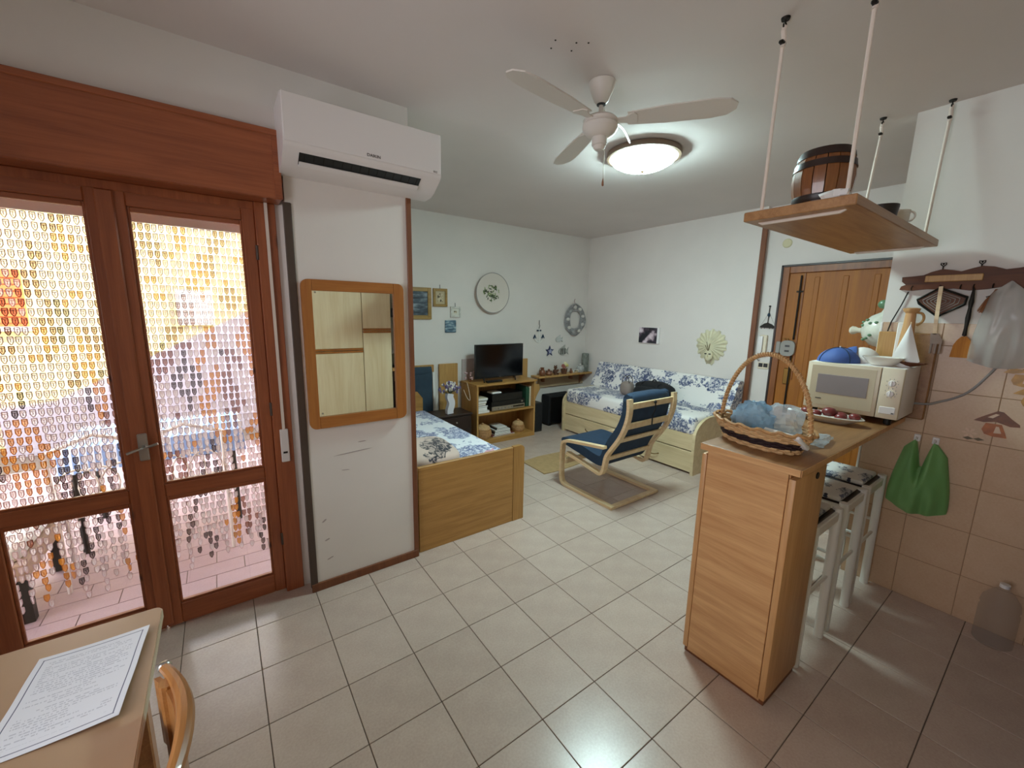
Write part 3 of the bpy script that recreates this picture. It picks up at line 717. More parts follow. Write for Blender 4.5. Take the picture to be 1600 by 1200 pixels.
for k in range(4):
    a = k * PI / 2 + .8
    b.tube([(2.27 + .096 * math.cos(a) * math.sin(v), -1.135 + .101 * math.sin(a) * math.sin(v), 1.371 + .082 * math.cos(v)) for v in [PI / 2 * q / 8 for q in range(9)]], .002, 5)
b.build('seam', navy, um)
B().lathe((2.27, -1.135, 1.450), [(.004, 0), (.004, .008), (.001, .010)], 8).build('tip', white_p, um)
tag(B().lathe((2.26, -1.330, 1.3705), [(.001, .001), (.045, .001), (.050, .005), (.085, .040), (.088, .046), (.084, .046), (.047, .010), (.001, .008)], 32, sx=.75).build('white_bowl', ceramic), 'shallow white bowl on the front edge of the microwave', 'bowl')
# cutting boards behind
tag(B().box(2.512, 2.528, -1.325, -1.240, 1.066, 1.546, .004).build('chopping_board', oak_cab), 'brown chopping board standing against the white wall behind the microwave', 'chopping board')
tag(B().box(2.500, 2.515, -1.345, -1.318, 1.066, 1.60, .004).build('white_board', white_pt), 'narrow white board standing on edge behind the toy boat', 'board')
M = Matrix.Translation((2.525, -1.47, 1.066))
tag(B().box(2.512, 2.530, -1.490, -1.368, 1.066, 1.543, .006).build('chopping_board', oak_top), 'larger brown chopping board leaning on the tiles right of the toy boat', 'chopping board')
# pepper mill / bottle with wooden neck
pm = thing('wooden_jug', 'slim wooden jug with a curled handle behind the toy boat', 'jug', (2.44, -1.375, 1.370))
B().lathe((2.44, -1.375, 0), [(.001, 1.3705), (.034, 1.3705), (.036, 1.40), (.030, 1.50), (.024, 1.60), (.022, 1.650), (.034, 1.664), (.036, 1.676), (.018, 1.680), (.001, 1.680)], 20).build('body', oak_z, pm)
B().tube(smooth_path([(2.44, -1.395, 1.655), (2.44, -1.425, 1.650), (2.44, -1.430, 1.610), (2.44, -1.405, 1.585)]), .006, 8).build('handle', oak_cab, pm)
# toy sail boat
bt_ = thing('toy_sailboat', 'toy boat with a white cloth sail on the microwave', 'toy boat', (2.30, -1.42, 1.370))
B().grid(lambda u, v: (2.30 + (.024 * math.sin(PI * u)) * math.cos(PI * v), -1.35 - .15 * u, 1.3955 - (.024 * math.sin(PI * min(1, u * .9 + .08))) * math.sin(PI * v)), 16, 8).build('hull', darkwood, bt_)
B().box(2.285, 2.315, -1.49, -1.36, 1.390, 1.397, .003).build('deck', darkwood, bt_)
B().tube([(2.30, -1.408, 1.39), (2.30, -1.408, 1.605)], .003, 8).build('mast', birch, bt_)
B().grid(lambda u, v: (2.293 - .014 * math.sin(PI * u) * math.sin(PI * v), -1.408 + (.055 - .115 * u) * (1 - v) , 1.402 + .195 * v + .015 * (1 - v) * math.sin(2 * PI * u)), 12, 12).build('sail', paper_w, bt_)
B().grid(lambda u, v: (2.29 - .01 * math.sin(PI * u), -1.375 - .06 * u, 1.395 - .02 * v - .012 * u), 6, 4).build('cloth_corner', paper_w, bt_)
# ceramic wall lamp beyond the wall end
cr = thing('ceramic_wall_lamp', 'white ceramic wall lamp with green painted leaves behind the wall end', 'lamp', (2.83, -1.20, 1.42))
gc = Vector((2.83, -1.20, 1.545))
B().lathe(gc, [(.001, -.115), (.07, -.095), (.112, -.045), (.122, .0), (.114, .045), (.080, .090), (.035, .115), (.026, .135), (.001, .137)], 32).build('globe', plain('ceramic_painted', 'cfccbe', 0.25, var=.22, vs_=14), cr)
B().lathe((gc.x, gc.y + .112, gc.z - .005), [(.020, -.02), (.016, .025), (.024, .040), (.027, .058), (.016, .070), (.001, .073)], 18, 'y').build('knob', plain('ceramic_knob', 'cfc6b4', .3), cr)
leafg = plain('leaf_green_glaze', '5c7c5c', 0.3)
b = B()
for k, (a, z) in enumerate([(1.9, .05), (2.25, .065), (2.6, .045), (2.1, .03), (2.45, -.05), (2.1, -.06), (2.7, -.03), (2.9, .05)]):
    r_ = .122 * math.sqrt(max(0, 1 - (z / .125) ** 2)); b.blob((gc.x + r_ * math.cos(a), gc.y + r_ * math.sin(a), gc.z + z), (.011, .011, .009), 8, 6)
tag(b.build('painted_leaves', leafg, cr), kind='stuff')
B().blob((gc.x, gc.y + .03, gc.z + .165), (.022, .030, .028), 12, 8).build('finial', leafg, cr)
B().box(2.675, 2.83, gc.y - .10, gc.y - .06, 1.53, 1.56, .005).build('bracket', iron, cr)

# ------------------------------------------------------------------ hanging shelf
hs = thing('hanging_shelf', 'oak shelf board hung from the ceiling on four white ropes', 'shelf', (1.83, -1.235, 2.0))
B().box(1.165, 2.490, -1.420, -1.050, 1.998, 2.034, .003).build('board', shelf_oak, hs)
for k, xr_ in enumerate((1.225, 2.435)):
    dz = .02
    xh = (1.20, 2.485)[k]
    pts = [(xh, -1.107, 2.62), (xr_, -1.09, 2.04), (xr_, -1.09, 1.997), (xr_, -1.10, 1.993), (xr_, -1.36, 1.993), (xr_, -1.372, 1.997), (xr_, -1.372, 2.04), (xh + .02, -1.372, 2.62)]
    rp = B().tube(pts, .0068, 8).build('rope', rope_m, hs)
    for yy, xx in ((-1.107, xh), (-1.372, xh + .02)):
        B().tube([(xx, yy, 2.62), (xx + .008, yy, 2.65), (xx - .006, yy, 2.675), (xx, yy, 2.69)], .009, 8).build('rope_knot', rope_m, rp)
        B().box(xx - .02, xx + .012, yy - .008, yy + .008, 2.630, 2.642, .003).build('rope_clamp', iron, rp)
        B().tube([(xx, yy, 2.72), (xx, yy, 2.705)] + [(xx + .012 * math.sin(t), yy, 2.693 + .012 * math.cos(t)) for t in [PI * 2 * q / 10 for q in range(9)]], .003, 6).build('ceiling_hook', iron, hs)
        B().lathe((xx, yy, 2.712), [(.014, 0), (.016, .008)], 12).build('hook_plate', iron, hs)
    for yy in (-1.09, -1.372): B().lathe((xr_, yy, 2.034), [(.016, 0), (.016, .008), (.006, .010)], 12).build('grommet', oak_cab, hs)
ba = thing('wooden_barrel', 'small dark wooden barrel with iron hoops on the hanging shelf', 'barrel', (1.42, -1.225, 2.034))
bx, by = 1.42, -1.225
B().lathe((bx, by, 2.034), [(.001, .0), (.118, .0), (.124, .012), (.118, .026), (.085, .032)], 32).build('stand', wenge, ba)
bw = wood('barrel_stave', '6a3c1c', '8a5428', 'z', 0.3, 1.0, coat=0.3)
b = B()
ZS = [(.088, .030), (.102, .085), (.107, .130), (.102, .185), (.086, .236)]
for k in range(16):
    a0, a1 = 2 * PI * (k + .04) / 16, 2 * PI * (k + .96) / 16
    vs2 = []
    for r, z in ZS: vs2 += [(bx + r * math.cos(a0), by + r * math.sin(a0), 2.034 + z), (bx + r * math.cos(a1), by + r * math.sin(a1), 2.034 + z)]
    vs3 = []
    for r, z in ZS: vs3 += [(bx + (r - .01) * math.cos(a0), by + (r - .01) * math.sin(a0), 2.034 + z), (bx + (r - .01) * math.cos(a1), by + (r - .01) * math.sin(a1), 2.034 + z)]
    n = len(vs2); fs = []
    for i in range(4): fs += [(2 * i, 2 * i + 1, 2 * i + 3, 2 * i + 2), (n + 2 * i, n + 2 * i + 2, n + 2 * i + 3, n + 2 * i + 1), (2 * i, 2 * i + 2, n + 2 * i + 2, n + 2 * i), (2 * i + 1, n + 2 * i + 1, n + 2 * i + 3, 2 * i + 3)]
    fs += [(0, n, n + 1, 1), (n - 2, n - 1, 2 * n - 1, 2 * n - 2)]
    B().add(vs2 + vs3, fs).build('stave', bw, ba)
B().lathe((bx, by, 2.034), [(.001, .226), (.080, .226), (.080, .232)], 28).build('head', wenge, ba)
for z0, z1, r0, r1 in ((.040, .065, .093, .099), (.165, .190, .107, .103), (.205, .236, .098, .088)):
    B().lathe((bx, by, 2.034), [(r0, z0), (r1 if z0 < .1 else r0 - .003, (z0 + z1) / 2), (r1, z1), (r1 - .006, z1), (r0 - .006, z0), (r0, z0)], 32).build('hoop', wenge, ba)
tag(B().blob((1.235, -1.335, 2.056), (.03, .045, .0175), 14, 8, .8, .12, 4).build('folded_cloth', paper_w, angle=25), 'crumpled white cloth beside the barrel on the hanging shelf', 'cloth')
bw2 = tag(B().lathe((1.72, -1.355, 2.034), [(.001, .001), (.040, .001), (.050, .01), (.055, .048), (.055, .056), (.051, .056), (.046, .012), (.001, .008)], 28).build('dark_bowl', wenge), 'small dark brown bowl on the hanging shelf near its outer edge', 'bowl')
cu = thing('cream_cup', 'cream cup with a ring handle on the hanging shelf', 'cup', (1.90, -1.375, 2.034))
B().lathe((1.90, -1.375, 2.034), [(.001, .001), (.024, .001), (.034, .015), (.036, .06), (.033, .06), (.030, .015), (.001, .008)], 24).build('cup_body', ceramic, cu)
B().tube([(1.90 + .0, -1.409 - .018 * math.sin(t), 2.066 + .020 * math.cos(t)) for t in [PI * q / 10 for q in range(11)]], .004, 8).build('handle', ceramic, cu)

# ------------------------------------------------------------------ bar stools under the worktop
def stool(loc, label):
    st = thing('bar_stool', label, 'stool', loc, 0, 'bar stools under the worktop')
    x, y, z = loc; hw, hd, H = .150, .155, .70
    for sx in (-1, 1):
        for sy in (-1, 1):
            B().tube([(x + sx * (hw + .004), y + sy * (hd + .004), 0), (x + sx * hw, y + sy * hd, H - .03), (x + sx * hw, y + sy * hd, H + .008)], [.021, .021, .021], 14).build('leg', white_pt, st)
    for sx in (-1, 1): B().box(x + sx * hw - .012, x + sx * hw + .012, y - hd, y + hd, H - .055, H - .008, .004).build('apron_side', white_pt, st)
    for sy in (-1, 1): B().box(x - hw, x + hw, y + sy * hd - .012, y + sy * hd + .012, H - .055, H - .008, .004).build('apron_front', white_pt, st)
    B().tube([(x - hw, y - hd, .345), (x + hw, y - hd, .345)], .009, 8).build('stretcher', white_pt, st)
    B().tube([(x - hw, y + hd, .345), (x + hw, y + hd, .345)], .009, 8).build('stretcher', white_pt, st)
    for sx in (-1, 1): B().tube([(x + sx * hw, y - hd, .42), (x + sx * hw, y + hd, .42)], .009, 8).build('stretcher', white_pt, st)
    B().box(x - hw + .005, x + hw - .005, y - hd + .005, y + hd - .005, H - .012, H - .002, .002).build('seat', wenge, st)
    B().box(x - hw + .01, x + hw - .028, y - hd + .02, y + hd - .012, H - .002, H + .026, .010, 2).build('seat_cushion', coral_seat, st)
    return st
s0 = stool((1.600, -1.215, 0), 'white bar stool nearest the bar cabinet, mostly hidden behind it')
copy_tree(s0, (1.990, -1.215, 0), 'white bar stool in the middle of the three under the worktop')
copy_tree(s0, (2.350, -1.215, 0), 'white bar stool nearest the tiled wall and the green bag')

# ------------------------------------------------------------------ utensil rack and bags on the kitchen wall
rk = thing('utensil_rack', 'dark carved wooden utensil rack hung on the kitchen wall', 'rack', (2.55, -1.56, 1.77))
top = [(-1.295, 1.850), (-1.34, 1.852), (-1.38, 1.856), (-1.41, 1.872), (-1.45, 1.884), (-1.49, 1.876), (-1.52, 1.868), (-1.56, 1.882), (-1.59, 1.890), (-1.63, 1.884), (-1.67, 1.868), (-1.71, 1.872), (-1.76, 1.882), (-1.80, 1.872), (-1.86, 1.866)]
bot = [(-1.86, 1.760), (-1.80, 1.775), (-1.74, 1.772), (-1.69, 1.790), (-1.62, 1.775), (-1.56, 1.770), (-1.50, 1.782), (-1.46, 1.778), (-1.40, 1.782), (-1.34, 1.775), (-1.292, 1.782), (-1.297, 1.800), (-1.315, 1.808), (-1.297, 1.826)]
bd = B().prism(top + bot, 'yz', 2.528, 2.5525).build('backboard', darkwood, rk, smooth=False)
B().box(2.517, 2.529, -1.60, -1.39, 1.818, 1.852, .003).build('rolling_bar', oak_cab, rk)
for y in (-1.448, -1.585):
    hh = B(); 
    hh.tube([(2.54, y, 1.884), (2.54, y, 1.900)], .003, 6)
    for sg_ in (-1, 1): hh.tube([(2.54, y, 1.898), (2.54, y + sg_ * .010, 1.908), (2.54, y + sg_ * .010, 1.917), (2.54, y + sg_ * .002, 1.915), (2.54, y, 1.906)], .0025, 6)
    hh.build('heart_hook', iron, rk)
hooks_y = [-1.345, -1.455, -1.53, -1.575, -1.64, -1.70]
for y in hooks_y:
    B().tube([(2.528, y, 1.800), (2.512, y, 1.795), (2.506, y, 1.785), (2.512, y, 1.778)], .0025, 6).build('peg', iron, rk)
# cutlery hanging
tv_ = thing('iron_trivet', 'dark diamond-shaped iron trivet hanging from the utensil rack', 'trivet', (2.52, -1.465, 1.63))
dm = [(-1.375, 1.725), (-1.455, 1.785), (-1.560, 1.735), (-1.555, 1.70), (-1.465, 1.635), (-1.385, 1.705)]
cen = (-1.465, 1.715)
b = B(); ptsd = [(2.5215, y, z) for y, z in dm]; b.tube(ptsd, .007, 6, closed=True); b.build('rim', iron, tv_)
B().prism([(cen[0] + (y - cen[0]) * .95, cen[1] + (z - cen[1]) * .95) for y, z in dm], 'yz', 2.519, 2.523).build('plate', darkwood, tv_, smooth=False)
b = B()
for k in range(4):
    t = .25 + .17 * k; b.tube([(2.518, y0 * (1 - t) + cen[0] * t, z0 * (1 - t) + cen[1] * t) for y0, z0 in dm], .0022, 5, closed=True)
b.build('relief', grey_p, tv_)
fkm = plain('fork_grey_wood', '9c8a7e', .7)
fk = thing('wooden_fork', 'wooden fork with a pale flat handle hanging in front of the trivet', 'fork', (2.505, -1.475, 1.44))
B().prism([(-1.452, 1.792), (-1.468, 1.794), (-1.474, 1.62), (-1.478, 1.54), (-1.463, 1.54), (-1.458, 1.62)], 'yz', 2.503, 2.510).build('handle', birch, fk, smooth=False)
B().prism([(-1.455, 1.545), (-1.486, 1.545), (-1.505, 1.51), (-1.505, 1.49), (-1.46, 1.49), (-1.458, 1.51)], 'yz', 2.503, 2.510).build('fork_head', fkm, fk, smooth=False)
for y in (-1.465, -1.482, -1.499): B().box(2.503, 2.510, y - .005, y + .004, 1.437, 1.492, .002).build('tine', fkm, fk)
sp = thing('wooden_spatula', 'small orange wooden scoop on a dark turned handle under the rack', 'spatula', (2.52, -1.585, 1.42))
B().lathe((2.515, -1.578, 0), [(.001, 1.535), (.009, 1.54), (.007, 1.58), (.010, 1.63), (.007, 1.68), (.010, 1.71), (.004, 1.78), (.001, 1.785)], 12).build('handle', iron, sp)
B().prism([(-1.570, 1.535), (-1.588, 1.535), (-1.605, 1.515), (-1.622, 1.49), (-1.628, 1.425), (-1.540, 1.425), (-1.546, 1.49), (-1.556, 1.515)], 'yz', 2.511, 2.519).build('scoop', wood('scoop_wood', 'a8641c', 'c8842c', 'z', .7), sp, smooth=False)
B().box(2.507, 2.512, -1.612, -1.606, 1.43, 1.50, .002).build('scoop_ridge', birch, sp)
fn2 = thing('twig_brush', 'dark dried brush hanging with its twigs beside the scoop', 'brush', (2.50, -1.625, 1.66))
b = B(); rnd = random.Random(4)
for k in range(26):
    a = -1.605 - rnd.uniform(0, .045); b.tube([(2.515, -1.655 + rnd.uniform(-.004, .004), 1.772), (2.51, (a - 1.645) / 2, 1.72), (2.505 + rnd.uniform(-.01, .01), a, 1.662 + rnd.uniform(-.006, .012))], .0022, 4)
b.build('bristles', terracotta, fn2); B().tube([(2.512, -1.645, 1.715), (2.512, -1.625, 1.735), (2.512, -1.665, 1.75), (2.512, -1.69, 1.765), (2.512, -1.70, 1.785)], .003, 6).build('tie', iron, fn2)
B().tube([(2.545, -1.328, 1.77), (2.545, -1.31, 1.70), (2.545, -1.278, 1.60), (2.535, -1.272, 1.548)], .003, 6).build('hanging_cord', iron, rk)
# grey translucent carrier bag on the rack
def sheet_bag(name, label, mat, top_pts, cx, y0, y1, z0, z1, depth, seed, fold=.012):
    rnd = random.Random(seed); ph = [rnd.uniform(0, 6) for _ in range(4)]
    def fn_(u, v):
        a = 2 * PI * u; k = .55 + .45 * math.sin(min(1, v * 1.25) * PI / 2); kb = 1 if v < .9 else 1 - (v - .9) * 4
        ym = (y0 + y1) / 2; hw = (y1 - y0) / 2
        wr = fold * (math.sin(7 * a + ph[0]) + .6 * math.sin(11 * a + ph[1] + 6 * v)) * (.4 + v)
        return (cx - depth / 2 - depth / 2 * math.cos(a) * k * kb - wr * .5, ym + (hw * math.sin(a) + wr * .4) * k * kb, z1 + (z0 - z1) * v + .01 * math.sin(5 * a + ph[2]) * v)
    return B().grid(fn_, 48, 22, True)
def tbag(t, mat, y0, y1, zb, peaks, zv, x0, dep, seed, sag=.03):
    rnd = random.Random(seed); ph = [rnd.uniform(0, 6) for _ in range(5)]
    def topz(y):
        z = zv - 0.0 + .0
        for yp, zp, wl, wr_ in peaks:
            d = abs(y - yp) / (wl if y > yp else wr_)
            if d < 1: z = max(z, zv + (zp - zv) * (1 - d) ** .8)
        return z
    def side(sg):
        def fn_(u, v):
            yb = y0 + (y1 - y0) * u; ym = (y0 + y1) / 2
            pull = 1 - .30 * (1 - v) ** 1.5
            y = ym + (yb - ym) * (pull + .06 * math.sin(PI * v))
            zt = topz(y); zbm = zb + sag * (2 * u - 1) ** 2
            z = zt + (zbm - zt) * v
            bulge = math.sin(PI * min(1, max(0, u))) ** .5 * math.sin(PI * min(1, .10 + v * .87)) ** .8
            wr = .010 * (math.sin(16 * u + ph[0] + 3 * v) + math.sin(25 * u - 5 * v + ph[1]) * .7 + math.sin(9 * v + 7 * u + ph[2])) * (.35 + .65 * v) * math.sin(PI * u) ** .5
            return (x0 - (dep if sg else .004) * bulge - (wr + .006 if sg else 0) - .002 * sg, y, z)
        return fn_
    B().grid(side(1), 44, 24).build('front_sheet', mat, t, angle=60); B().grid(side(0), 30, 12).build('back_sheet', mat, t, angle=60)
gb = thing('carrier_bag', 'crumpled grey see-through carrier bag hanging from the utensil rack', 'plastic bag', (2.48, -1.72, 1.38))
tbag(gb, greyfilm, -1.835, -1.605, 1.385, [(-1.70, 1.81, .14, .14)], 1.640, 2.515, .085, 3, .03)
gr = thing('green_carrier_bag', 'green plastic carrier bag hanging from two hooks on the tiles', 'plastic bag', (2.49, -1.52, .53))
tbag(gr, greenfilm, -1.648, -1.395, .520, [(-1.478, .955, .10, .030), (-1.552, .955, .030, .10)], .800, 2.540, .075, 8, .045)
for yy in (-1.478, -1.552):
    hk = thing('adhesive_hook', 'white adhesive hook holding the %s handle of the green bag' % ('left' if yy > -1.5 else 'right'), 'hook', (2.54, yy, .935), 0, 'adhesive hooks on the tiles')
    B().box(2.538, 2.547, yy - .014, yy + .014, .938, .978, .003).build('plate', white_p, hk)
    B().tube([(2.538, yy, .958), (2.522, yy, .952), (2.516, yy, .960), (2.514, yy, .968)], .004, 8).build('prong', white_p, hk)
# water bottle on the floor
wbt = thing('water_bottle', 'large clear plastic water bottle on the floor against the tiled wall', 'bottle', (2.44, -1.90, 0))
B().lathe((2.44, -1.90, 0), [(.001, .004), (.060, .002), (.070, .012), (.070, .06), (.066, .066), (.070, .072), (.070, .12), (.066, .126), (.070, .132), (.070, .185), (.062, .20), (.070, .212), (.064, .245), (.040, .285), (.018, .305), (.015, .318)], 28).build('bottle_body', petfilm, wbt)
B().lathe((2.44, -1.90, 0), [(.018, .312), (.018, .330), (.001, .331)], 16).build('cap', white_p, wbt)

# ------------------------------------------------------------------ dining table, paper, chair
tb_ = thing('dining_table', 'tan laminate table in the near left corner', 'table', (-1.30, -1.0, 0))
ol = rr(-1.90, -.828, -1.62, -.500, .02, 4)
B().prism([(x, y) for x, y in ol], 'xy', .735, .760).build('tabletop', table_m, tb_, smooth=False)
B().prism([(x, y) for x, y in rr(-1.902, -.826, -1.622, -.498, .022, 4)], 'xy', .738, .757).build('edge_band', cream_d, tb_, smooth=False)
for x in (-1.84, -.90):
    for y in (-1.56, -.58): B().box(x - .025, x + .025, y - .025, y + .025, 0, .736, .004).build('leg', chairwood, tb_)
for y in (-1.56, -.58): B().box(-1.815, -.925, y - .012, y + .012, .66, .734, .003).build('apron', chairwood, tb_)
for x in (-1.84, -.90): B().box(x - .012, x + .012, -1.535, -.605, .66, .734, .003).build('apron', chairwood, tb_)
def paper_mat(name, W_, H_):
    m = NT(name); m.set(0.75); tc = m.n('ShaderNodeTexCoord'); sx = m.n('ShaderNodeSeparateXYZ'); m.l(tc.outputs['Object'], sx.inputs[0])
    X, Y = sx.outputs[0], sx.outputs[1]
    rowp = m.math('FRACT', m.math('MULTIPLY', Y, 140.0)); row = m.math('LESS_THAN', rowp, 0.45)
    rid = m.math('FLOOR', m.math('MULTIPLY', Y, 140.0))
    cb = m.n('ShaderNodeCombineXYZ'); m.l(m.math('MULTIPLY', X, 260.0), cb.inputs[0]); m.l(m.math('MULTIPLY', rid, 7.3), cb.inputs[1])
    nz = m.n('ShaderNodeTexNoise', i_Scale=1.0, i_Detail=1.0); m.l(cb.outputs[0], nz.inputs['Vector'])
    cb2 = m.n('ShaderNodeCombineXYZ'); m.l(m.math('MULTIPLY', X, 9.0), cb2.inputs[0]); m.l(m.math('MULTIPLY', rid, 3.1), cb2.inputs[1])
    nz2 = m.n('ShaderNodeTexNoise', i_Scale=1.0, i_Detail=0.0); m.l(cb2.outputs[0], nz2.inputs['Vector'])
    ink_ = m.math('MULTIPLY', m.math('MULTIPLY', row, m.math('GREATER_THAN', nz.outputs[0], 0.46)), m.math('GREATER_THAN', nz2.outputs[0], 0.47))
    ax, ay = m.math('ABSOLUTE', X), m.math('ABSOLUTE', Y)
    inside = m.math('MULTIPLY', m.math('LESS_THAN', ax, W_ / 2 - .024), m.math('LESS_THAN', ay, H_ / 2 - .026))
    ink_ = m.math('MULTIPLY', m.math('MULTIPLY', ink_, inside), 0.30)
    bx_ = m.math('LESS_THAN', m.math('ABSOLUTE', m.math('SUBTRACT', ax, W_ / 2 - .012)), 0.0011)
    by_ = m.math('LESS_THAN', m.math('ABSOLUTE', m.math('SUBTRACT', ay, H_ / 2 - .013)), 0.0011)
    lim = m.math('MULTIPLY', m.math('LESS_THAN', ax, W_ / 2 - .0105), m.math('LESS_THAN', ay, H_ / 2 - .0115))
    border = m.math('MULTIPLY', m.math('MAXIMUM', bx_, by_), lim)
    f = m.math('MAXIMUM', ink_, m.math('MULTIPLY', border, 0.85))
    m.l(m.mix(f, 'dfe0e6', '34395c'), m.b.inputs['Base Color']); return m.m
pw, ph_ = .205, .290
def sheet(name, label, cx, cy, rz, w_, h_, mat, curl):
    b = B().grid(lambda u, v: (w_ * (u - .5), h_ * (v - .5), .0012 + curl * ((u - .2) ** 2 * .5 + .35 * max(0, v - .75) + .10 * math.sin(PI * v * 2) ** 2 + .5 * max(0, .3 - v) * u)), 20, 20)
    vs2 = b.v; n = len(vs2); b2 = B(); b2.add(vs2 + [(x, y, z - .0003) for x, y, z in vs2], b.f + [tuple(i + n for i in f[::-1]) for f in b.f])
    o = b2.build(name, mat, origin=(0, 0, 0)); o.location = (cx, cy, .760); o.rotation_euler = (0, 0, rz)
    return tag(o, label, 'paper')
sheet('printed_document', 'printed A4 document with a thin dark border lying on the table', -.958, -.727, math.radians(-4), pw, ph_, paper_mat('printed_sheet', pw, ph_), .022)
sheet('paper_slip', 'corner of a small printed slip at the left edge of the table', -1.155, -.70, math.radians(35), .10, .14, paper_mat('printed_slip', .10, .14), .004)
dc = thing('dining_chair', 'brown wooden chair with a curved back rail at the near table corner', 'chair', (-.98, -1.08, 0))
cyl = lambda a: (-.98 + .245 * math.cos(a), -1.08 + .225 * math.sin(a))
rail = []
for k in range(17):
    t = -1 + k / 8; rail.append((-.742 - .046 * t * t, -1.055 + .19 * t, .842 - .012 * abs(t)))
b = B()
b.tube(rail, [.010 + .005 * math.sin(PI * k / 16) for k in range(17)], 10); b.build('top_rail', chairwood, dc)
n_ = 14
B().add([(-.748 - .046 * t * t - d, -1.055 + .17 * t, z) for t in [-1 + 2 * k / n_ for k in range(n_ + 1)] for d in (0, .010) for z in (.665, .828)],
        [f for k in range(n_) for q in (k * 4,) for f in ((q, q + 4, q + 5, q + 1), (q + 2, q + 3, q + 7, q + 6), (q, q + 2, q + 6, q + 4), (q + 1, q + 5, q + 7, q + 3))] + [(0, 1, 3, 2), (n_ * 4, n_ * 4 + 2, n_ * 4 + 3, n_ * 4 + 1)]).build('back_panel', chairwood, dc)
B().lathe((-.97, -1.06, 0), [(.001, .440), (.205, .440), (.215, .450), (.215, .468), (.20, .475), (.001, .470)], 32).build('seat', chairwood, dc)
for x, y, t in ((-.80, -1.20, 1), (-.80, -.92, 1), (-1.14, -1.20, 0), (-1.14, -.92, 0)):
    B().tube([(x, y, 0), (x, y, .44)] + ([(x + .022, y, .66), (x + .022, y, .835)] if t else []), .016, 10).build('leg', chairwood, dc)
e1 = rail[-1]
B().blob((e1[0], e1[1] + .004, e1[2]), (.013, .012, .012), 12, 8).build('rail_end', steel, dc)

# ------------------------------------------------------------------ single bed behind the pier
bed = thing('single_bed', 'oak single bed with a plain footboard behind the mirror pier', 'bed', (.78, 1.45, 0))
B().box(.350, 1.118, .452, .478, .0, .605, .003).build('footboard', oak_bed, bed)
def round_post(x0, x1, y0, y1, z1, r):
    p = [(x0, 0.0), (x1, 0.0)] + [(x1 - r + r * math.cos(a), z1 - r + r * math.sin(a)) for a in [PI / 2 * k / 6 for k in range(7)]] + [(x0, z1)]
    return B().prism(p, 'xz', y0, y1)
round_post(1.119, 1.222, .450, .480, .610, .035).build('footboard_post', oak_z if False else wood('bed_oak_upright', '9c7038', 'b6884a', 'z', .42), bed, smooth=False)
B().box(1.195, 1.218, .48, 2.395, .06, .30, .003).build('side_rail', oak_bed, bed)
B().box(.352, .375, .48, 2.395, .06, .30, .003).build('side_rail', oak_bed, bed)
B().prism([(.350, 0), (1.222, 0), (1.222, .62), (1.16, .70), (.41, .70), (.350, .62)], 'xz', 2.395, 2.42).build('headboard', oak_bed, bed, smooth=False)
B().box(.375, 1.195, .482, 2.39, .24, .30).build('slat_base', birch, bed, smooth=False)
for z in (.30, .50): B().lathe((.372, .4515, z), [(.0001, -.002), (.006, -.001), (.006, .0)], 10, 'y').build('screw_cap', oak_cab, bed)
mt = tag(B().box(.36, 1.245, .485, 2.390, .30, .485, .045, 4).build('mattress', coral_bed), 'mattress under a white sheet with blue coral print on the oak bed', 'mattress')
def cushion(name, label, c, s3, rot, mat, cat='cushion', e=.55):
    o = B().blob((0, 0, 0), s3, 28, 16, e).build(name, mat, origin=(0, 0, 0)); o.location = c; o.rotation_euler = rot; return tag(o, label, cat)
cushion('coral_cushion', 'pinkish cushion with a dark coral print at the foot of the bed', (.525, .70, .585), (.21, .19, .085), (math.radians(10), math.radians(4), .1), coral_pink)
bl = B().grid(lambda u, v: (.86 + .24 * u + .05 * v, .51 + .20 * v + .08 * u, .487 + .012 * math.sin(9 * u + 5 * v) ** 2 + .020 * math.sin(PI * u) * math.sin(PI * v)), 16, 12)
n = len(bl.v); b2 = B(); b2.add(bl.v + [(x, y, .4865) for x, y, z in bl.v], bl.f + [tuple(i + n for i in f[::-1]) for f in bl.f])
tag(b2.build('pink_cloth', plain('pink_cotton', 'd9a8b4', .9, var=.1)), 'pink crumpled cloth on the bed by the footboard', 'cloth')
tag(B().blob((.93, .545, .515), (.10, .03, .022), 16, 10, .8, .1, 6).build('grey_pink_garment', plain('mauve_cotton', 'b9a4ae', .9, var=.15), angle=40), 'mauve crumpled garment tucked against the footboard of the bed', 'cloth')

# spare reclining chair cushion frame beyond the bed
rc = thing('reclining_chair', 'second armchair with a slate cushion standing past the bed head', 'armchair', (1.20, 2.49, 0))
B().box(.99, 1.425, 2.515, 2.545, .0, .985, .004).build('back_board', oak_cab, rc)
B().strip(smooth_path([(2.46, .40), (2.455, .55), (2.475, .70), (2.46, .85), (2.465, .93), (2.48, .965)]), 1.02, 1.365, [.05] * 50, 'yz').build('cushion', navy_g, rc)
B().blob((1.19, 2.462, .93), (.172, .034, .045), 24, 12, .6).build('head_pillow', navy_g, rc)
B().strip(smooth_path([(2.50, .02), (2.495, .45), (2.48, .60), (2.50, .90)]), 1.39, 1.415, .03, 'yz').build('frame_side', white_pt, rc)
# two loose boards leaning on the wall
tag(B().box(1.495, 1.745, 2.515, 2.545, .0, .985, .003).build('leaning_board', oak_cab), 'upright brown board against the wall behind the flower vase', 'board')
tag(B().box(1.815, 1.99, 2.535, 2.548, .60, 1.028, .003).build('loose_board', plain('pink_grey_panel', 'b0a09c', .7)), 'pinkish grey panel against the wall left of the television', 'board')
tag(B().box(2.712, 2.845, 2.515, 2.545, .0, .988, .003).build('leaning_board', oak_cab), 'upright brown board against the wall right of the television', 'board')
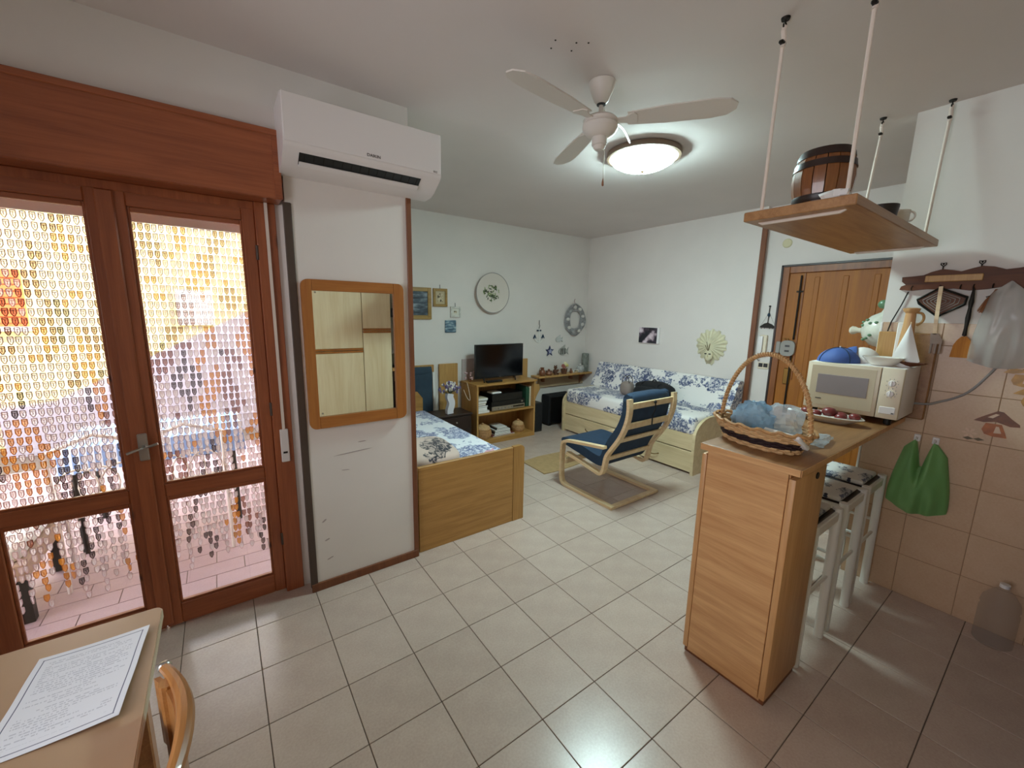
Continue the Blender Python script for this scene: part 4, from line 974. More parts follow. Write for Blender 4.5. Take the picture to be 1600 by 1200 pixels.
# night stand + vase
ns = thing('night_stand', 'dark wenge night stand between the bed and the television cabinet', 'night stand', (1.50, 2.28, 0))
B().box(1.285, 1.70, 2.10, 2.40, .0, .43, .004).build('body', wenge, ns)
B().box(1.275, 1.71, 2.085, 2.405, .43, .452, .004).build('top', wenge, ns)
dr = B().box(1.30, 1.685, 2.088, 2.102, .27, .42, .003).build('drawer', wenge, ns)
B().lathe((1.495, 2.086, .36), [(.0001, -.018), (.010, -.014), (.006, 0)], 12, 'y').build('knob', steel, dr)
vz = thing('flower_vase', 'wavy white vase of dried lavender flowers on the night stand', 'vase', (1.455, 2.17, .452))
B().strip(smooth_path([(1.450, .4580), (1.447, .50), (1.470, .56), (1.470, .60), (1.445, .65), (1.455, .69)]), 2.14, 2.20, [.075] * 40, 'xz').build('vase_body', plain('pearl_ceramic', 'd8d6dc', .2), vz)
lav = [plain('lavender_bloom', '6f6288', .9), plain('cream_bloom', 'd6d0c6', .9), plain('stem_green', '5c6248', .9)]
rnd = random.Random(11); fl = [B(), B(), B()]
for k in range(95):
    a = rnd.uniform(0, 6.28); r = min(1.3, abs(rnd.gauss(0, .75))); tx, ty = 1.455 + .095 * r * math.cos(a), 2.17 + .075 * r * math.sin(a); tz = .69 + rnd.uniform(.05, .135) - .03 * r
    fl[2].tube([(1.455, 2.17, .685), (tx, ty, tz)], .0015, 4)
    fl[0 if rnd.random() < .62 else 1].blob((tx, ty, tz), (.012, .012, rnd.uniform(.012, .022)), 7, 5, 1, .1, k)
fl[2].build('stems', lav[2], vz); tag(fl[0].build('lavender_flowers', lav[0], vz), kind='stuff'); tag(fl[1].build('cream_flowers', lav[1], vz), kind='stuff')
tag(bpy.data.objects[[o.name for o in vz.children if o.name.startswith('stems')][0]], kind='stuff')

# ------------------------------------------------------------------ television cabinet
tc_ = thing('television_cabinet', 'oak open-shelf cabinet under the television', 'cabinet', (2.24, 2.33, 0))
cx0, cx1, cy0, cy1 = 1.800, 2.695, 2.140, 2.53
B().box(cx0, cx0 + .022, cy0, cy1, .0, .735, .002).build('side_panel', oak_cab, tc_)
B().box(cx1 - .022, cx1, cy0, cy1, .0, .735, .002).build('side_panel', oak_cab, tc_)
B().box(cx0 - .012, cx1 + .012, cy0 - .012, cy1, .735, .760, .003).build('top', oak_bed, tc_)
B().box(cx0 + .022, cx1 - .022, cy0 + .004, cy1 - .01, .375, .395, .002).build('shelf', oak_bed, tc_)
B().box(cx0 + .022, cx1 - .022, cy0 + .002, cy1 - .01, .0, .06, .002).build('plinth_shelf', oak_bed, tc_)
B().box(cx0 + .022, cx1 - .022, cy1 - .012, cy1 - .004, .06, .735).build('back_panel', oak_cab, tc_, smooth=False)
tv = thing('television', 'black flat-screen television on the oak cabinet', 'television', (2.235, 2.31, .76))
B().box(1.872, 2.596, 2.300, 2.335, .800, 1.222, .004).build('casing', black_p, tv)
B().box(1.882, 2.586, 2.2985, 2.301, .818, 1.212).build('screen', black_s, tv, smooth=False)
B().box(2.225, 2.245, 2.298, 2.300, .806, .812).build('logo', grey_p, tv, smooth=False)
for x in (2.00, 2.47): B().tube([(x - .05, 2.22, .769), (x, 2.31, .81), (x + .05, 2.40, .769)], .008, 8).build('foot', black_p, tv)
tag(B().box(1.98, 2.20, 2.19, 2.245, .7605, .785, .004).build('set_top_box', black_p), 'flat black set-top box in front of the television foot', 'set-top box')
am = thing('stereo_amplifier', 'black and silver stereo receiver on the middle cabinet shelf', 'stereo', (2.29, 2.33, .395))
B().box(2.035, 2.550, 2.185, 2.48, .400, .515, .003).build('casing', black_p, am)
fp = B().box(2.037, 2.548, 2.178, 2.187, .402, .455, .002).build('front_panel', steel, am)
for k in range(6): B().lathe((2.09 + .05 * k, 2.178, .428), [(.0001, -.010), (.010, -.009), (.011, 0)], 12, 'y').build('knob', grey_p, fp)
B().box(2.36, 2.535, 2.1775, 2.179, .420, .440).build('tuner_window', black_s, fp, smooth=False)
B().lathe((2.50, 2.181, .487), [(.0001, -.010), (.012, -.009), (.012, .004)], 12, 'y').build('volume_knob', steel, am)
for x in (2.06, 2.52): B().lathe((x, 2.22, .395), [(.01, 0), (.01, .006)], 8).build('foot', black_p, am)
tag(B().box(2.05, 2.515, 2.19, 2.48, .5155, .610, .003).build('record_deck', black_p), 'black player deck stacked on the stereo receiver', 'stereo')
tag(B().box(2.06, 2.20, 2.20, 2.34, .6105, .632, .008).build('folded_leaflet', paper_w), 'white folded leaflet on top of the black player deck', 'paper')
pal = [plain('book_%s' % n_, c, .7) for n_, c in (('cream', 'cfc3aa'), ('white', 'd8d6d0'), ('tan', 'a5854e'), ('black', '1a1818'), ('green', '1f4a34'), ('red', '7a3a34'))]
def book(x0, x1, y0, y1, z0, z1, m_, label, group):
    bk_ = thing('book', label, 'book', ((x0 + x1) / 2, (y0 + y1) / 2, z0), 0, group)
    B().box(x0, x1, y0, y1, z0, z1, .0015).build('cover', m_, bk_)
    if (z1 - z0) < (x1 - x0): B().box(x0 + .002, x1 - .002, y0 - .0006, y1, z0 + .004, z1 - .004).build('pages', paper_w, bk_, smooth=False)
    return bk_
zz = .3955
for k, (h_, m_, w_, lb) in enumerate([(.030, 1, .165, 'wide white book at the bottom of the stack left of the stereo'), (.045, 1, .13, 'thick white book second from the bottom left of the stereo'), (.022, 3, .14, 'thin black book in the middle of the stack left of the stereo'), (.024, 2, .11, 'tan book above the thin black one left of the stereo'), (.026, 0, .12, 'cream book near the top of the stack left of the stereo'), (.014, 3, .13, 'thin dark book under the top one left of the stereo'), (.026, 0, .14, 'cream book on top of the stack left of the stereo')]):
    book(1.835, 1.835 + w_, 2.175, 2.38, zz, zz + h_ - .0006, pal[m_], lb, 'books stacked left of the stereo'); zz += h_
for k in range(3): book(2.585 + k * .028, 2.610 + k * .028, 2.20, 2.44, .3955, .66 - .015 * (k == 1), pal[4] if k < 2 else pal[0], ['dark green binder next to the stereo', 'dark green binder second from the cabinet side', 'cream binder against the right cabinet side'][k], 'binders right of the stereo')
zz = .0605
for k, (h_, m_, x0, x1, lb) in enumerate([(.016, 5, 2.06, 2.40, 'wide red magazine at the bottom of the low pile'), (.020, 1, 2.09, 2.34, 'white magazine second from the bottom of the low pile'), (.024, 3, 2.09, 2.33, 'black magazine in the middle of the low pile'), (.022, 1, 2.10, 2.33, 'white magazine near the top of the low pile'), (.020, 3, 2.12, 2.30, 'black magazine on top of the low pile'), (.014, 1, 2.13, 2.28, 'small white booklet crowning the low pile')]):
    book(x0, x1, 2.19, 2.40, zz, zz + h_ - .0006, pal[m_], lb, 'magazines in the low compartment'); zz += h_
def round_basket(cx, cy, z, r, h, label, lid=True):
    t = thing('lidded_basket', label, 'basket', (cx, cy, z))
    b = B()
    for k in range(7): b.tube([(cx + (r * (.80 + .2 * math.sin(PI * (k + .5) / 7))) * math.cos(a), cy + (r * (.80 + .2 * math.sin(PI * (k + .5) / 7))) * math.sin(a), z + h * (k + .5) / 7) for a in [2 * PI * q / 28 for q in range(28)]], h / 13, 6, closed=True)
    b.build('woven_body', wicker, t)
    if lid:
        B().lathe((cx, cy, z + h), [(r * .9, 0), (r * .85, .02), (r * .4, .045), (.001, .05)], 24).build('lid', wicker_l, t); B().blob((cx, cy, z + h + .055), (.02, .02, .014), 10, 6).build('lid_knob', wicker, t)
round_basket(1.955, 2.26, .0605, .105, .12, 'round lidded basket on the left of the low compartment')
round_basket(2.52, 2.28, .0605, .085, .09, 'small round basket on the right of the low compartment', True)
# flowers / lamp behind the television edge and cord
lm = thing('pink_orchid', 'small pink dried flower spray beside the television', 'flowers', (1.83, 2.36, .76))
b = B(); c_ = B(); rnd = random.Random(5)
for k in range(9):
    p = (1.755 + .15 * rnd.random(), 2.33 + .06 * rnd.random(), .80 + .09 * rnd.random()); c_.tube([(1.83, 2.36, .762), p], .0014, 4); b.blob(p, (.014, .012, .011), 8, 6, 1, .1, k)
tag(b.build('petals', plain('dusty_pink', 'c4a0a0', .9), lm), kind='stuff'); tag(c_.build('twigs', terracotta, lm), kind='stuff')
tag(B().tube(smooth_path([(1.78, 2.35, .765), (1.775, 2.31, .72), (1.77, 2.25, .60), (1.74, 2.20, .565), (1.70, 2.20, .60), (1.68, 2.25, .70)]), .003, 6).build('cream_cable', cream_p), 'cream cable looping beside the television cabinet', 'cable')
sk = thing('floor_speaker', 'slim black floor speaker right of the television cabinet', 'speaker', (2.86, 2.33, 0))
B().box(2.745, 2.905, 2.235, 2.42, .0, .405, .004).build('cabinet', black_p, sk)
B().box(2.752, 2.898, 2.228, 2.237, .03, .395, .003).build('grille', black_c, sk)
tag(B().prism([(2.76, .406), (2.90, .406), (2.93, .47), (2.985, .56), (2.97, .63), (2.88, .645), (2.74, .60)], 'xz', 2.40, 2.46).build('wooden_shield', oak_cab, smooth=False), 'curved wooden panel standing on the black floor speaker', 'panel')
bs = thing('subwoofer', 'black box with a dark front under the small wall shelf', 'speaker', (3.36, 2.44, 0))
B().box(3.13, 3.60, 2.36, 2.53, .03, .45, .008).build('casing', black_c, bs)
B().box(3.15, 3.58, 2.350, 2.362, .05, .43, .004).build('front_grille', black_p, bs)
for x in (3.17, 3.56): B().box(x - .02, x + .02, 2.38, 2.51, 0, .03).build('foot', black_p, bs, smooth=False)

# ------------------------------------------------------------------ wall decorations, back wall (y = YT)
def noise_pic(name, stops, sc=8, det=4, stretch=(1, 1, 1)):
    m = NT(name); m.set(.6); n = m.n('ShaderNodeTexNoise', i_Scale=sc, i_Detail=float(det)); m.l(m.coord(stretch), n.inputs['Vector'])
    m.l(m.ramp(n.outputs[0], stops), m.b.inputs['Base Color']); return m.m
sea = noise_pic('seascape_print', [(.35, '20252e'), (.5, '46525c'), (.65, '8a949a')], 6, 5, (1, 1, 4))
sepia = noise_pic('sepia_print', [(.42, '3a3226'), (.5, 'b8a888'), (.6, 'cfc4a8')], 30, 3)
sea2 = noise_pic('blue_sea_print', [(.35, '2a3a48'), (.5, '587486'), (.65, 'a8b8bc')], 10, 4, (1, 1, 4))
gold = wood('gilt_wood', '8a6a34', 'a8864a', 'x', .4)
def picture(name, label, x0, x1, z0, z1, fw, fm, inner, mat_w=0.0, mat_m=None, nail=False, t=.022):
    p = thing(name, label, 'picture', ((x0 + x1) / 2, YT, z0))
    for a in ((x0, x0 + fw, z0, z1), (x1 - fw, x1, z0, z1)): B().box(a[0], a[1], YT - t, YT - .001, a[2], a[3], .003).build('frame_side', fm, p)
    for a in ((z0, z0 + fw), (z1 - fw, z1)): B().box(x0 + fw, x1 - fw, YT - t, YT - .001, a[0], a[1], .003).build('frame_rail', fm, p)
    if mat_w: B().box(x0 + fw, x1 - fw, YT - .010, YT - .002, z0 + fw, z1 - fw).build('mount', mat_m, p, smooth=False)
    B().box(x0 + fw + mat_w, x1 - fw - mat_w, YT - .012, YT - .004, z0 + fw + mat_w, z1 - fw - mat_w).build('print', inner, p, smooth=False)
    if nail: B().tube([((x0 + x1) / 2, YT - .006, z1), ((x0 + x1) / 2, YT - .003, z1 + .045)], .003, 6).build('hanger', iron, p)
picture('framed_painting', 'gilt-framed dark seascape half hidden by the pier', 1.07, 1.413, 1.520, 1.880, .045, gold, sea)
picture('framed_print', 'small gilt-framed print right of the dark seascape', 1.438, 1.620, 1.668, 1.878, .030, gold, sepia, .028, plain('ecru_mount', 'b8a888', .8), True)
picture('small_picture', 'tiny white picture frame below the gilt print', 1.660, 1.798, 1.545, 1.672, .022, plain('distressed_white', 'cfccc4', .7, var=.2, vs_=40), sepia, .028, plain('pale_mount', 'd8d4c8', .8), True)
tag(B().box(1.588, 1.737, YT - .018, YT - .001, 1.362, 1.510, .008, 2).build('blue_plaque', sea2), 'small square blue seascape plaque below the tiny white frame', 'plaque')
pl = thing('wall_plate', 'large white ceramic plate with green painted herbs on the wall above the television', 'plate', (2.24, YT, 1.60))
pcx, pcz = 2.245, 1.855
B().lathe((pcx, YT - .0015, pcz), [(.001, 0), (.12, 0), (.16, -.012), (.245, -.045), (.250, -.050), (.246, -.052), (.16, -.020), (.12, -.008), (.001, -.008)], 56, 'y').build('dish', plain('plate_glaze', 'd6ccc2', .12), pl)
def annulus(r0, r1, y, n=56): return [(r0, y), (r1, y - .001), (r1, y - .004), (r0, y - .003), (r0, y)]
B().lathe((pcx, YT - .050, pcz), [(.243, -.001), (.251, -.001), (.251, -.004), (.243, -.004), (.243, -.001)], 56, 'y').build('grey_rim', grey_p, pl)
gm = [plain('herb_green', '5c6e44', .3), plain('herb_light', '8a9a66', .3), plain('herb_dark', '343c2c', .3)]
rnd = random.Random(2); bb = [B(), B(), B()]
for k in range(70):
    a = rnd.uniform(0, 6.28); r = .112 * math.sqrt(rnd.random()); x, z = pcx + .01 + r * math.cos(a) * 1.15, pcz + .0 + r * math.sin(a) * .85
    q = rnd.uniform(0, 6.28); s_ = rnd.uniform(.012, .03); k2 = k % 3 if z > pcz - .03 else 2 if rnd.random() < .5 else 0
    bb[k2].prism([(x + s_ * math.cos(q), z + s_ * math.sin(q)), (x + s_ * .4 * math.cos(q + 1.6), z + s_ * .4 * math.sin(q + 1.6)), (x - s_ * math.cos(q), z - s_ * math.sin(q)), (x + s_ * .4 * math.cos(q - 1.6), z + s_ * .4 * math.sin(q - 1.6))], 'xz', YT - .0105 - k * .00002, YT - .0100)
for k in range(3): tag(bb[k].build('painted_herbs', gm[k], pl, smooth=False), kind='stuff')
# small marine ornaments
an = thing('anchor_ornament', 'white and navy wooden anchor hanging on the wall right of the television', 'ornament', (3.05, YT, 1.19))
yy = YT - .012
B().tube([(3.05, yy, 1.40), (3.05, yy, 1.215)], .008, 8).build('shank', white_pt, an)
B().tube([(3.05 - .075 * math.cos(t), yy, 1.275 - .07 * math.sin(t)) for t in [PI * q / 12 for q in range(13)]], .008, 8).build('arms', white_pt, an)
for sx in (-1, 1): B().prism([(3.05 + sx * .075 - .028, 1.262), (3.05 + sx * .075 + .028, 1.262), (3.05 + sx * .075, 1.318)], 'xz', yy - .006, yy + .006).build('fluke', navy, an, smooth=False)
B().box(3.01, 3.09, yy - .006, yy + .006, 1.362, 1.382, .003).build('stock', navy, an)
B().tube([(3.05, yy, 1.40), (3.062, yy, 1.44), (3.05, yy, 1.46), (3.052, yy, 1.515)], .004, 6).build('cord', iron, an)
wr = thing('shell_wreath', 'oval grey wreath with shells hanging near the room corner', 'wreath', (3.73, YT, 1.28))
b = B()
for s_, r_ in ((1, .010), (.90, .012), (.80, .012), (.68, .012), (.60, .009)):
    b.tube([(3.735 + .200 * s_ * math.cos(a) * (1 + .03 * math.sin(5 * a + s_ * 9)), YT - .022 - .012 * math.sin(3 * a + 8 * s_), 1.525 + .230 * s_ * math.sin(a) * (1 + .03 * math.sin(4 * a + s_ * 7))) for a in [2 * PI * q / 40 for q in range(40)]], r_, 6, closed=True)
b.build('twig_ring', plain('grey_twig', '9c9a9a', .8, var=.35, vs_=25), wr)
rnd = random.Random(8)
for k in range(9):
    a = k * .7 + .3; B().blob((3.735 + .155 * math.cos(a), YT - .035, 1.525 + .185 * math.sin(a)), (.035, .014, .026), 10, 7, 1, .08, k).build('shell', plain('shell_%d' % k, random.choice(['d8d4cc', 'c4c0bc', 'a8a6a6']), .5), wr)
B().tube([(3.735, YT - .012, 1.755), (3.72, YT - .006, 1.80), (3.735, YT - .004, 1.832)], .006, 6).build('ribbon', plain('pink_ribbon', 'b8a09c', .8), wr)
def fish(name, label, cx, cz, s, col1, stripes):
    f = thing(name, label, 'ornament', (cx, YT, cz - .06 * s))
    body = [(cx + s * .070 * math.cos(a), cz + s * .050 * math.sin(a)) for a in [2 * PI * q / 20 for q in range(20)]]
    B().prism(body, 'xz', YT - .014, YT - .003).build('body', col1, f, smooth=False)
    B().prism([(cx + s * .055, cz), (cx + s * .10, cz + s * .05), (cx + s * .09, cz), (cx + s * .10, cz - s * .045)], 'xz', YT - .013, YT - .004).build('tail', col1, f, smooth=False)
    B().prism([(cx - s * .03, cz + s * .045), (cx + s * .04, cz + s * .085), (cx + s * .04, cz + s * .04)], 'xz', YT - .013, YT - .004).build('fin', col1, f, smooth=False)
    if stripes:
        for dx in (-.03, 0.0, .035): B().box(cx + s * dx - .007 * s, cx + s * dx + .007 * s, YT - .0155, YT - .013, cz - .038 * s, cz + .038 * s, .002).build('stripe', iron, f)
    return f
fish('fish_ornament', 'small white wall fish above the striped one', 3.43, 1.235, .8, plain('fish_white', 'c4c4c0', .5, var=.2, vs_=30), False)
fish('fish_ornament', 'round black-striped wall fish right of the blue starfish', 3.52, 1.060, 1.15, plain('fish_grey', 'a8a8a0', .5, var=.25, vs_=30), True)
sf = thing('starfish_ornament', 'navy and white starfish on the wall above the small shelf', 'ornament', (3.265, YT, 1.0))
def star(cx, cz, R, r, n=5, a0=PI / 2): return [(cx + (R if k % 2 == 0 else r) * math.cos(a0 + PI * k / n), cz + (R if k % 2 == 0 else r) * math.sin(a0 + PI * k / n)) for k in range(2 * n)]
B().prism(star(3.265, 1.07, .082, .036), 'xz', YT - .012, YT - .002).build('star', plain('star_navy', '2c3058', .5), sf, smooth=False)
B().prism(star(3.27, 1.068, .045, .02), 'xz', YT - .015, YT - .011).build('inner_star', plain('star_pale', 'a8a8c0', .5), sf, smooth=False)

# wall shelf with ornaments
sh = thing('wall_shelf', 'narrow brown wall shelf in the corner with small ornaments', 'shelf', (3.44, 2.46, .58))
B().box(2.93, 3.985, 2.36, YT - .001, .715, .740, .003).build('board', oak_cab, sh)
B().box(3.06, 3.96, YT - .022, YT - .001, .545, .714, .003).build('back_rail', wood('shelf_rail', 'a89070', 'b8a080', 'x', .5), sh)
for x in (3.11, 3.66): B().box(x - .012, x + .012, 2.46, YT - .022, .64, .714, .003).build('bracket', terracotta, sh)
B().prism([(2.40, .714), (YT - .022, .714), (YT - .022, .55), (2.50, .60)], 'yz', 3.87, 3.89).build('end_bracket', terracotta, sh, smooth=False)
cop = plain('copper_glaze', '7c4e34', .3, var=.2, vs_=20); brn = plain('brown_bear', '5a3824', .7)
SZ = .7405
j1 = thing('copper_jug', 'copper jug at the left end of the corner shelf', 'jug', (3.05, 2.44, SZ))
B().lathe((3.05, 2.44, SZ), [(.001, 0), (.035, 0), (.048, .03), (.040, .07), (.022, .09), (.030, .115), (.024, .115), (.001, .085)], 20).build('body', cop, j1)
B().tube([(3.05 - .028 - .024 * math.sin(t), 2.44, SZ + .075 + .035 * math.cos(t)) for t in [PI * q / 8 for q in range(9)]], .005, 6).build('handle', cop, j1)
j2 = thing('copper_pot', 'low copper pot next to the copper jug on the corner shelf', 'pot', (3.165, 2.43, SZ))
B().lathe((3.165, 2.43, SZ), [(.001, 0), (.04, 0), (.055, .025), (.045, .055), (.05, .065), (.001, .07)], 20).build('body', cop, j2); B().blob((3.165, 2.43, SZ + .078), (.018, .018, .012), 10, 6).build('lid_knob', cop, j2)
tb2 = thing('bear_figurine', 'small brown bear figurine on the corner shelf', 'figurine', (3.285, 2.43, SZ))
B().blob((3.285, 2.43, SZ + .042), (.035, .032, .042), 14, 10).build('body', brn, tb2); B().blob((3.285, 2.425, SZ + .103), (.026, .025, .025), 12, 8).build('head', brn, tb2)
for sx in (-1, 1):
    B().blob((3.285 + sx * .02, 2.425, SZ + .128), (.010, .006, .010), 8, 6).build('ear', brn, tb2); B().blob((3.285 + sx * .035, 2.41, SZ + .06), (.012, .014, .024), 8, 6).build('arm', brn, tb2); B().blob((3.285 + sx * .026, 2.395, SZ + .016), (.015, .022, .0155), 8, 6).build('leg', brn, tb2)
fp_ = thing('flower_basket', 'tiny brown basket of yellow and pink flowers on the corner shelf', 'flowers', (3.46, 2.43, SZ))
B().lathe((3.46, 2.43, SZ), [(.001, 0), (.035, 0), (.05, .07), (.045, .07), (.001, .05)], 18).build('pot', brn, fp_)
for k, (dx, dz, c_) in enumerate([(0.02, .13, 'd6cf8a'), (.045, .12, 'cfc27a'), (-.03, .12, '9a5a50'), (-.01, .10, 'b8786a'), (.05, .095, 'c4b8a8'), (.01, .15, 'e0dcb0')]):
    B().blob((3.46 + dx, 2.42, SZ + dz), (.028, .024, .026), 10, 7, 1, .12, k).build('bloom', plain('bloom_%d' % k, c_, .8), fp_)
ph2 = thing('standing_card', 'small white framed card on the corner shelf', 'card', (3.70, 2.43, SZ))
B().box(3.645, 3.755, 2.42, 2.432, SZ, SZ + .045, .006).build('frame', paper_w, ph2); B().box(3.66, 3.74, 2.418, 2.421, SZ + .008, SZ + .038).build('photo', sepia, ph2, smooth=False)
tag(B().lathe((3.60, 2.43, SZ), [(.001, 0), (.018, 0), (.022, .03), (.012, .055), (.016, .07), (.001, .07)], 16).build('small_vase', cop), 'tiny brown vase between flowers and white card on the shelf', 'vase')
tp = thing('painted_teapot', 'white painted bowl-shaped pot on the corner shelf', 'pot', (3.805, 2.44, SZ))
B().lathe((3.805, 2.44, SZ), [(.001, 0), (.045, 0), (.062, .03), (.06, .07), (.045, .095), (.048, .105), (.001, .108)], 24).build('body', plain('delft', 'b8b8b4', .3, var=.3, vs_=30), tp)
B().blob((3.805, 2.44, SZ + .115), (.015, .015, .012), 8, 6).build('lid_knob', ceramic, tp)
tag(B().lathe((3.928, 2.465, SZ), [(.001, 0), (.052, 0), (.052, .272), (.046, .278), (.001, .278)], 24).build('tall_tin', plain('tin_pattern', '7c8078', .5, var=.45, vs_=22)), 'tall grey patterned tin at the right end of the corner shelf', 'tin')

# ------------------------------------------------------------------ sofa bed
sfb = thing('sofa_bed', 'maple daybed with two front drawers along the right wall', 'sofa bed', (3.6, 1.145, 0))
def end_panel(y0, y1):
    pr = [(3.175, 0), (3.985, 0), (3.985, .588), (3.45, .588)] + [(3.45 - .285 * math.sin(t), .588 - .185 * (1 - math.cos(t))) for t in [PI / 2 * k / 10 for k in range(1, 11)]] + [(3.165, .30)]
    return B().prism(pr, 'xz', y0, y1)
end_panel(.165, .195).build('end_panel', birch_sofa, sfb, smooth=False); end_panel(2.095, 2.125).build('end_panel', birch_sofa, sfb, smooth=False)
B().box(3.20, 3.222, .195, 2.095, .250, .432, .003).build('front_rail', birch_sofa, sfb)
B().box(3.224, 3.98, .195, 2.095, .385, .405).build('base_board', birch_sofa, sfb, smooth=False)
B().box(3.96, 3.98, .195, 2.095, .04, .43).build('rear_rail', birch_sofa, sfb, smooth=False)
for y0, y1, hy in ((.200, 1.143, .65), (1.149, 2.090, 1.625)):
    d = B().box(3.197, 3.22, y0, y1, .022, .240, .003).build('drawer', birch_sofa, sfb)
    B().box(3.222, 3.90, y0 + .01, y1 - .01, .03, .20).build('drawer_box', birch_sofa, d, smooth=False)
    B().tube(smooth_path([(3.197, hy - .065, .118), (3.175, hy - .055, .112), (3.168, hy, .098), (3.175, hy + .055, .112), (3.197, hy + .065, .118)]), .005, 8).build('handle', brass, d)
tag(B().box(3.19, 3.965, .205, 2.085, .406, .600, .04, 4).build('sofa_mattress', coral_sofa), 'mattress in white and blue coral fabric on the maple daybed', 'mattress')
bo = B().prism([(3.72, .601), (3.975, .601), (3.975, .90), (3.955, .925), (3.90, .93), (3.865, .905), (3.80, .76), (3.735, .66)], 'xz', .13, 2.13)
bo_o = tag(bo.build('back_bolster', coral_sofa, angle=40), 'long coral-print back bolster leaning on the wall above the daybed', 'cushion')
# bags on the sofa
bp = thing('black_backpack', 'black backpack lying on the daybed behind the armchair', 'backpack', (3.55, .95, .60))
B().blob((3.58, .96, .715), (.15, .25, .115), 26, 16, .75, .03, 2).build('pack_body', black_c, bp)
B().blob((3.45, .98, .69), (.07, .17, .09), 20, 12, .7, .03, 7).build('front_pocket', black_c, bp)
for dy in (-.12, .10): B().tube(smooth_path([(3.52, .96 + dy, .82), (3.45, .98 + dy, .80), (3.38, .90 + dy, .67), (3.42, .72 + dy * .5, .618)]), .012, 8).build('strap', black_c, bp)
B().tube(smooth_path([(3.56, .92, .825), (3.55, .95, .865), (3.56, .99, .825)]), .008, 8).build('grab_loop', black_p, bp)
hb_ = thing('woven_handbag', 'taupe handbag with thin loop handles beside the black backpack', 'handbag', (3.55, 1.345, .60))
B().blob((3.55, 1.345, .69), (.07, .085, .09), 20, 12, .7).build('bag_body', plain('taupe_leather', '8a7c74', .6, var=.1), hb_)
for dx in (-.035, .035): B().tube([(3.55 + dx, 1.345 + .055 * math.cos(t), .765 + .085 * math.sin(t)) for t in [PI * q / 12 for q in range(13)]], .005, 6).build('handle', wenge, hb_)

# ------------------------------------------------------------------ bentwood armchair
ar = thing('bentwood_armchair', 'birch bentwood armchair with a navy cushion seen from behind', 'armchair', (2.23, .44, 0))
leg = smooth_path([(.13, .014), (.62, .014), (.755, .014), (.775, .10), (.772, .34), (.765, .43), (.69, .452), (.60, .466), (.26, .508)], 3)
back = smooth_path([(.70, .335), (.60, .320), (.36, .276), (.275, .262), (.250, .330), (.235, .44), (.195, .50), (.100, .635), (.048, .76), (.030, .87), (.040, .965)], 3)
for x0, x1 in ((1.905, 1.955), (2.495, 2.545)):
    B().strip(leg, x0, x1, .024).build('leg_and_armrest', birch, ar, angle=40)
    xo = .052 if x0 < 2.2 else -.052
    B().strip(back, x0 + (0 if x0 < 2.2 else 0), x1, .026).build('back_frame', birch, ar, angle=40)
B().box(1.955, 2.495, .125, .175, .003, .027, .004).build('rear_cross_bar', birch, ar)
B().box(1.955, 2.495, .755, .780, .20, .25, .004).build('front_cross_bar', birch, ar)
for (y, z, hz) in ((.036, .905, .026), (.062, .735, .026), (.128, .600, .022), (.238, .415, .022)):
    th_ = math.atan2(.12, .3) if z < .7 else .15
    M = Matrix.Translation((2.225, y, z)) @ Matrix.Rotation(-th_ * 0 + (.35 if z < .65 else .12), 4, 'X')
    B().box(-.272, .272, -.008, .008, -hz, hz, .003, M=M).build('back_slat', birch, ar)
cpath = smooth_path([(.825, .405), (.80, .425), (.60, .400), (.42, .360), (.335, .352), (.295, .39), (.272, .47), (.225, .56), (.150, .67), (.105, .78), (.092, .88), (.098, .95), (.088, .985)], 3)
n = len(cpath); thk = [.085 * min(1, .35 + 1.3 * math.sin(PI * (k + .5) / n)) for k in range(n)]
cu_ = B().strip(cpath, 1.968, 2.482, thk).build('cushion', navy, ar, angle=60)
B().blob((2.225, .105, .925), (.262, .058, .068), 28, 14, .5).build('head_pillow', navy, ar)
B().tube([(2.225, .012, .93), (2.227, .008, .86), (2.223, .028, .80), (2.226, .030, .72)], .006, 6).build('tie', black_c, ar)
B().blob((2.225, .012, .915), (.016, .010, .012), 8, 6).build('tie_knot', black_c, ar)
rg = B().prism([(1.955, 1.43), (1.945, 1.18), (1.935, 1.035), (2.08, 1.02), (2.345, 1.035), (2.52, 1.06), (2.53, 1.44), (2.2, 1.46)], 'xy', .0, .008).build('floor_mat', plain('jute_mat', 'a88a60', .95, var=.12, vs_=20, bump=.5, bs=200), smooth=False)
tag(rg, 'small brown jute mat on the floor past the armchair', 'mat')

# ------------------------------------------------------------------ right wall ornaments
pf = thing('photo_canvas', 'small dark canvas photo of pale flowers above the daybed', 'picture', (4.0, 1.39, 1.25))
B().box(3.972, 3.999, 1.232, 1.540, 1.250, 1.455, .002).build('canvas', paper_w, pf)
B().box(3.9705, 3.973, 1.262, 1.538, 1.252, 1.453).build('photo', noise_pic('flower_photo', [(.44, '14161e'), (.52, '4a3c48'), (.60, 'c8b4bc'), (.7, 'e6dce0')], 7, 3), pf, smooth=False)
ms = thing('sun_mask', 'cream sunburst carnival mask on the wall above the daybed', 'mask', (4.0, .545, 1.07))
mkm = plain('mask_cream', 'cfc8a8', .5, var=.12, vs_=14); mcy, mcz = .545, 1.275
n = 60
def mask_r(a):
    r = .165 + .014 * (1 if int(a / (2 * PI) * 30) % 2 else -.4)
    d = (a - 1.5 * PI); 
    return r + .045 * math.exp(-(d / .25) ** 2) + (.012 if a < PI else 0)
def mask_fn(u, v):
    a = 2 * PI * u; k = 1 - v
    r = (mask_r(a) if k > .9 else .165) * k
    rid = .006 * math.cos(a * 22) * k
    return (3.998 - .050 * (1 - k * k) - rid - .004, mcy - r * math.cos(a), mcz + r * math.sin(a) * 1.04)
B().grid(mask_fn, 120, 12, True).build('rays', mkm, ms, angle=30)
B().blob((3.950, mcy + .0, mcz - .105), (.022, .052, .065), 18, 12).build('face', mkm, ms)
